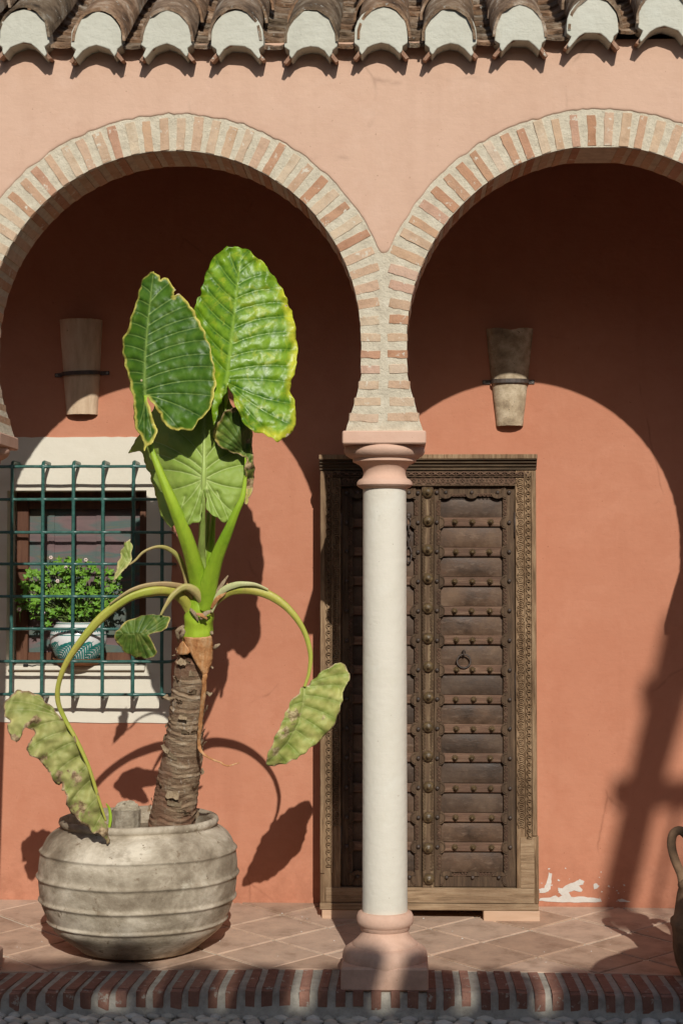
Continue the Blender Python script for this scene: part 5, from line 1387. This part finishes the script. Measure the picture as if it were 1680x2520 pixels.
vE = V7([((280, 715), (20, 680), .08), ((280, 715), (35, 635), .08), ((278, 712), (90, 592), .06), ((282, 718), (60, 800), .08), ((300, 760), (125, 840), .06), ((325, 810), (185, 890), .06), ((350, 865), (225, 965), .06), ((372, 915), (290, 1020), .05), ((395, 970), (292, 1090), .05), ((420, 1050), (345, 1145), .04), ((440, 1120), (400, 1195), .03)])
giant_leaf('withered yellow green leaf drooping over the left rim of the pot', 'leaf_dry', P7(outE), z7(280, 715), ME, vE, depth_E, quilt=.0035, vein_w=1.8, mid_w=4.0, edge_w=20, edge_amt=.55, wave=.022, seed=5, thick=.0010, jag=1.6, brown_edge=.75, crumple=.011,
           brown=[(*z7(60, 800), 26, .7), (*z7(340, 1100), 44, .55), (*z7(440, 1190), 30, .6), (*z7(160, 715), 16, .7), (*z7(170, 880), 34, .5), (*z7(330, 960), 40, .52), (*z7(250, 960), 22, .6)])
# yellowing leaf on the right
MF = P7([(1305, 575), (1300, 640), (1280, 730), (1235, 810), (1180, 870), (1132, 910)])
def depth_F(px, py):
    d = px - mid_x(MF, py); t = (py - MF[0][1]) / (MF[-1][1] - MF[0][1])
    return .10 + .03 * t + (.18 * d / 600 if d > 0 else .75 * d / 600 - .5 * (d / 600) ** 2)
outF = [(1305, 575), (1338, 548), (1388, 500), (1430, 478), (1472, 473), (1502, 512), (1492, 566), (1472, 576), (1466, 640), (1442, 720), (1402, 780), (1352, 820), (1292, 870), (1232, 905), (1182, 912), (1130, 914), (1152, 860), (1172, 800), (1202, 740), (1232, 668), (1262, 610), (1280, 608), (1292, 580)]
vF = V7([((1305, 576), (1495, 520), -.06), ((1305, 576), (1435, 482), -.05), ((1306, 580), (1478, 572), -.04), ((1303, 610), (1465, 645), -.03), ((1298, 655), (1445, 715), -.03), ((1288, 705), (1400, 780), -.03), ((1265, 760), (1345, 822), -.03), ((1230, 815), (1285, 870), -.02), ((1190, 862), (1225, 902), -.02), ((1298, 640), (1240, 660), .02), ((1285, 710), (1215, 720), .02), ((1262, 765), (1180, 800), .02)])
giant_leaf('yellowing leaf drooping right of the trunk beside the carved door', 'leaf_yellowing', P7(outF), z7(1305, 575), MF, vF, depth_F, quilt=.003, vein_w=1.7, mid_w=2.4, edge_w=14, edge_amt=.5, wave=.012, seed=6, brown_edge=.6, crumple=.006,
           brown=[(*z7(1245, 700), 34, .6), (*z7(1215, 770), 26, .55), (*z7(1390, 720), 24, .42), (*z7(1180, 850), 18, .5)])
# small folded leaf
def depth_G(px, py):
    cy = z7(0, 345)[1]; return .02 + .5 * abs(py - cy) / 600 - .04 * (px - z7(610, 0)[0]) / 100
outG = [(690, 264), (715, 270), (735, 284), (718, 320), (680, 343), (625, 350), (652, 372), (668, 405), (670, 432), (650, 458), (615, 452), (590, 448), (540, 430), (505, 395), (487, 348), (505, 322), (545, 296), (590, 276), (640, 263)]
vG = V7([((600, 350), (660, 440), 0), ((590, 350), (630, 455), 0), ((580, 350), (595, 448), 0), ((565, 350), (560, 438), 0), ((548, 350), (528, 420), 0), ((530, 350), (500, 385), 0), ((620, 348), (715, 278), 0), ((605, 348), (670, 266), 0), ((590, 348), (625, 268), 0), ((575, 348), (580, 282), 0), ((555, 348), (540, 300), 0), ((530, 348), (508, 325), 0), ((645, 345), (728, 300), 0)])
giant_leaf('small folded leaf with browned rim in front of the grille', 'leaf_crisp', P7(outG), z7(600, 350), P7([(660, 340), (600, 349), (495, 348)]), vG, depth_G, quilt=.010, vein_w=1.5, mid_w=2.4, edge_w=8, edge_amt=.9, wave=.008, seed=7, brown_edge=.6, step=3.6)
outH = [(158, 1904), (166, 1930), (167, 1990), (165, 2050), (140, 2085), (110, 2105), (85, 2130), (62, 2165), (40, 2196), (58, 2145), (70, 2090), (88, 2030), (100, 1975), (112, 1962), (108, 1944), (122, 1928), (135, 1935)]
giant_leaf('tiny shrivelled leaf tip in front of the window', 'leaf_yellowing', P6(outH), z6(165, 2055), P6([(165, 2055), (125, 2050), (60, 2150)]), V6([((160, 2050), (155, 1915), 0), ((150, 2050), (115, 1935), 0), ((135, 2055), (100, 1990), 0)]), lambda px, py: .0 + .4 * abs(px - z6(130, 0)[0]) / 600, quilt=.006, vein_w=1.4, mid_w=1.8, edge_w=7, edge_amt=.9, wave=.008, seed=8, brown_edge=.5, step=3.2)

# stalks
stalk(Q6([(640, 2330, .135, 60), (600, 2220, .11, 62), (560, 2080, .05, 55), (500, 1880, -.04, 46), (420, 1680, -.10, 37), (340, 1480, -.125, 25), (285, 1330, -.13, 18), (262, 1180, -.135, 13), (250, 1005, -.137, 9)]), 'stalk', 'stalk_green')
stalk(Q6([(618, 2250, .16, 30), (606, 2050, .13, 27), (606, 1900, .05, 23), (612, 1700, -.045, 18), (617, 1535, -.083, 15), (620, 1400, -.075, 12), (621, 1200, -.05, 9)]), 'stalk', 'stalk_pale')
stalk(Q6([(650, 2230, .17, 34), (662, 2000, .16, 27), (680, 1770, .13, 15), (712, 1500, .12, 13), (735, 1300, .10, 12), (750, 1150, .03, 12), (758, 1040, -.08, 11), (762, 925, -.155, 10)]), 'stalk', 'stalk_green')
stalk(Q6([(628, 2240, .185, 30), (640, 1900, .17, 18), (648, 1740, .16, 14)]), 'stalk', 'stalk_pale')
stalk(Q6([(625, 2340, .12, 58), (650, 2200, .075, 56), (690, 2050, .02, 46), (760, 1880, -.05, 34), (820, 1740, -.085, 24), (862, 1640, -.095, 17), (880, 1500, -.095, 10), (880, 1395, -.10, 7)]), 'stalk', 'stalk_green')
stalk(Q([(815, 255, .13, 20), (790, 205, .10, 24), (740, 165, .06, 27), (660, 163, .02, 25), (560, 190, -.01, 22), (450, 265, -.02, 21), (360, 365, -.02, 18), (290, 465, -.005, 14), (253, 560, .01, 11), (250, 640, .03, 11), (280, 715, .05, 10), (335, 815, .06, 9), (385, 930, .075, 8), (425, 1060, .10, 7), (455, 1150, .12, 4)]), 'stalk', 'stalk_yellow', flat=.75, n_=110)
stalk(Q([(835, 205, .11, 10), (800, 158, .075, 15), (735, 138, .03, 14), (650, 138, .0, 12), (560, 163, -.032, 9), (470, 222, -.045, 4)]), 'dry_sheath', 'stalk_brown', flat=.5)
stalk(Q([(895, 265, .12, 14), (925, 205, .10, 22), (985, 162, .08, 24), (1070, 158, .07, 22), (1160, 185, .07, 19), (1240, 245, .075, 16), (1300, 330, .085, 12), (1330, 430, .095, 10), (1325, 510, .10, 8), (1305, 575, .10, 6)]), 'stalk', 'stalk_yellow', flat=.8, n_=90)
stalk(Q([(905, 255, .10, 8), (945, 172, .065, 14), (1010, 138, .045, 13), (1090, 136, .04, 8), (1150, 158, .045, 3)]), 'dry_sheath', 'stalk_cream', flat=.5)
stalk(Q([(880, 240, .11, 14), (845, 175, .07, 20), (795, 148, .04, 17), (745, 180, .02, 14), (710, 230, .01, 9), (690, 268, .01, 6)]), 'stalk', 'stalk_tan', flat=.7)
stalk(Q6([(520, 2230, .12, 16), (500, 2120, .10, 18), (455, 2020, .06, 17), (390, 1968, .03, 15), (320, 1958, .01, 11), (240, 1990, .0, 9), (190, 2040, .0, 8), (150, 2070, .0, 5)]), 'stalk', 'stalk_tan', flat=.7)
# husks: brown sheath wrapping the neck, hanging dry strip and scraps
def husk(outline, Yc, rad_px, cxs, name, mat, seed=0, step=5, bulge=1.0):
    O = resample(smooth_outline(outline, 1), 5, .6, random.Random(seed)); V2, F = sheet(O, None, '', None, None, step=step); co = []
    for px, py in V2:
        c = cxs(py); u = max(-1, min(1, (px - c) / rad_px)); co.append(tuple(at(float(px), float(py), Yc(py) - bulge * rad_px / 620 * math.sqrt(max(0, 1 - u * u)) + .004 * nz(px * .06, py * .06, seed))))
    me = bpy.data.meshes.new(name); me.from_pydata(co, [], F); me.polygons.foreach_set('use_smooth', [True] * len(F)); ob = link(name, me, mat, plant)
    sm = ob.modifiers.new('thickness', 'SOLIDIFY'); sm.thickness = .002; return ob
ZT = lambda x, y: (400 + x / 4.523, 1540 + y / 4.523)
husk([ZT(*p) for p in [(235, 118), (300, 128), (400, 132), (500, 120), (545, 105), (558, 200), (562, 300), (548, 420), (520, 480), (498, 540), (470, 570), (440, 530), (400, 460), (350, 380), (300, 280), (245, 180)]], lambda py: .135 + (py - 1560) * .0006, 42, lambda py: 487, 'husk', 'husk', 3)
husk([ZT(*p) for p in [(225, 165), (250, 190), (310, 285), (300, 312), (230, 322), (180, 325), (145, 290), (160, 250), (190, 210)]], lambda py: .155, 40, lambda py: 478, 'husk', 'husk', 4)
m = MB()
DS = [(470, 540, .115), (465, 640, .125), (455, 780, .15), (440, 900, .175), (425, 1050, .21), (415, 1180, .235), (405, 1280, .26), (410, 1350, .27), (440, 1410, .26), (520, 1470, .24), (640, 1520, .22), (720, 1558, .21), (800, 1540, .21), (858, 1522, .21)]
WS = [28, 30, 28, 27, 26, 24, 22, 24, 18, 12, 11, 10, 9, 4]
P_ = catmull([(*ZT(a, b), c) for a, b, c in DS], 80); W_ = lerp_list(WS, 80)
m.tube([at(p.x + 2 * nz(i * .3, 1), p.y, p.z - .03) for i, p in enumerate(P_)], [w_ / 4.523 / 640 * (1 + .25 * nz(i * .35, 5)) for i, w_ in enumerate(W_)], 9, True, .6); m.build('dry_strip', 'husk', plant, True)
for k, L_ in enumerate(([(240, 0, .10), (200, 30, .09), (160, 60, .10), (170, 110, .11), (180, 190, .13)], [(215, 20, .09), (235, 60, .09), (215, 110, .10), (200, 150, .12)], [(545, 60, .12), (548, 85, .11), (542, 110, .12)], [(565, 260, .13), (600, 225, .12), (640, 203, .12)], [(60, 770, .22), (20, 800, .20), (60, 812, .21), (160, 800, .24)], [(490, 740, .25), (530, 770, .24), (555, 745, .24)], [(540, 455, .16), (565, 475, .15)])):
    m = MB().tube([at(*ZT(a, b), c - .02) for a, b, c in L_], [.006, *([.009] * (len(L_) - 2)), .003], 7, True, .4); m.build('dry_scrap', 'fibre', plant, True)
for k, L_ in enumerate(([(905, 250, .10, 8), (925, 195, .08, 12), (950, 140, .07, 9), (978, 98, .07, 3)], [(905, 240, .09, 6), (930, 200, .07, 9), (965, 170, .06, 6), (975, 130, .06, 2)], [(860, 285, .07, 6), (880, 262, .06, 10), (905, 250, .07, 5)], [(840, 262, .07, 4), (870, 270, .06, 9), (888, 285, .07, 4)], [(815, 240, .09, 5), (835, 262, .07, 8), (850, 292, .08, 4)])):
    stalk(Q(L_), 'dry_scrap', 'husk' if k % 2 else 'fibre', 8, .4, 16)
stalk(Q([(468, 1185, .45, 5), (474, 1140, .45, 7), (470, 1100, .45, 6), (455, 1075, .44, 2)]), 'young_shoot', 'stalk_green', 8, .5, 20)

# =================================================================== AMPHORA at the right edge
AMY = .17
acx = at(1738, 2300, AMY).x; asx = scl(AMY)
am = thing('amphora', 'weathered clay amphora with handles, cut off by the right edge', 'amphora', (acx, AMY, floor_z(acx, AMY)))
az = lambda r: at(1700, r, AMY).z
afz = floor_z(acx, AMY) + .003
ap = [(.045, afz), (.06, afz + .004), (62 / asx, az(2400)), (74 / asx, az(2370)), (80 / asx, az(2335)), (81 / asx, az(2300)), (84 / asx, az(2284)), (88 / asx, az(2276)), (88 / asx, az(2264)), (80 / asx, az(2257)), (77 / asx, az(2240)), (70 / asx, az(2200)), (66 / asx, az(2186)), (68 / asx, az(2180)), (66 / asx, az(2170)), (57 / asx, az(2160)), (46 / asx, az(2130)), (40 / asx, az(2090)), (42 / asx, az(2050)), (52 / asx, az(2030)), (52 / asx, az(2022)), (38 / asx, az(2024)), (34 / asx, az(2100))]
MB().lathe((acx, AMY, 0), ap, 40, True, .03).build('jar_body', 'amphora', am, True, 60)
for s in (-1, 1):
    hp = [(-44, 2060), (-62, 2044), (-79, 2052), (-84, 2080), (-76, 2115), (-62, 2150), (-58, 2170)]
    P_ = catmull([(acx - s * a / asx * -1 if False else acx + s * (-a) / asx, AMY, az(b)) for a, b in hp], 24)
    MB().tube(P_, [.018] * 25, 10, True, .8).build('handle', 'amphora', am, True)

# =================================================================== OUT OF FRAME: things whose shadows fall into the picture
jar = thing('storage_jar', 'big clay storage jar just outside the right edge, seen by its round shadow', 'jar', (1.56, -1.55, GZ - .03))
jz = GZ - .03
MB().lathe((1.56, -1.55, 0), [(.22, jz), (.30, jz + .06), (.45, jz + .45), (.53, jz + .85), (.51, jz + 1.06), (.41, jz + 1.18), (.26, jz + 1.25), (.26, jz + 1.30), (.22, jz + 1.30), (.2, jz + 1.15)], 48, True, .01).build('jar_body', 'jar_clay', jar, True, 50)
OY = -9.3
tan_e = -SUN.z / SUN.y
OZ = tan_e * (-OY + .105)
opp = thing('opposite_building', 'two storey courtyard building behind the camera that shades the step', 'building', (0, OY - 3, GZ - .03))
MB().box(-14, 16, OY - 6, OY - .25, GZ - .05, OZ - .25).build('wall_body', 'plaster_opposite', opp)
MB().box(-14.1, 16.1, OY - 6.1, OY - .1, OZ - .26, OZ - .10).build('parapet', 'plaster_opposite', opp)
rm = MB(); x = -3.85
cop = arch_tile(.13, .13, .10, .10, .5, .014, seed=3).mesh('coping_tile', True); cop.materials.append(MATS['roof_tile'])
rq2 = random.Random(6)
while x < 7.0:
    link('coping_tile', cop, None, opp, Matrix.Translation((x, OY - .25, OZ - .10 + rq2.uniform(-.03, .03))) @ Matrix.Diagonal((1, 1, rq2.uniform(.8, 1.3), 1))); x += .29 + rq2.uniform(-.02, .05)
for k in range(6):
    xx = -9 + 4.2 * k
    for z in (.0, 3.4):
        w_ = MB().box(xx, xx + 1.1, OY - .26, OY - .21, z + .9, z + 2.4).build('window', 'window_wood', opp)
fr = thing('rooftop_frame', 'leaning slatted timber frame on the opposite roof casting the right hand shadow', 'frame', (2.7, OY - .6, OZ))
def back(px, py, s): return at(px, py, WALL) - SUN / SUN.y * s
FS = WALL - OY + .6
def beam(A, B, wpx, name, th=.08):
    a = back(*A, FS); b = back(*B, FS); d = (b - a).normalized(); nr = Vector((0, 1, 0)).cross(d).normalized(); hw = wpx / scl(WALL) / 2
    vs = []
    for p in (a, b):
        for (s, t) in ((-1, -1), (1, -1), (1, 1), (-1, 1)): vs.append(p + nr * (hw * s) + Vector((0, t * th / 2, 0)))
    MB().add(vs, [(0, 1, 2, 3), (7, 6, 5, 4), (0, 4, 5, 1), (1, 5, 6, 2), (2, 6, 7, 3), (3, 7, 4, 0)]).build(name, 'frame_timber', fr)
beam((1676, 1530), (1486, 2360), 84, 'leaning_post')
beam((1724, 1500), (1600, 1925), 66, 'leaning_post')
beam((1630, 1600), (1450, 2360), 22, 'slat', .03)
beam((1576, 1700), (1690, 1712), 46, 'bracket')
beam((1505, 1950), (1900, 1962), 56, 'cross_rail')
for k in range(8): beam((1672 + 52 * k, 1960), (1582 + 52 * k, 2360), 24 - 4 * (k % 2), 'slat', .03)
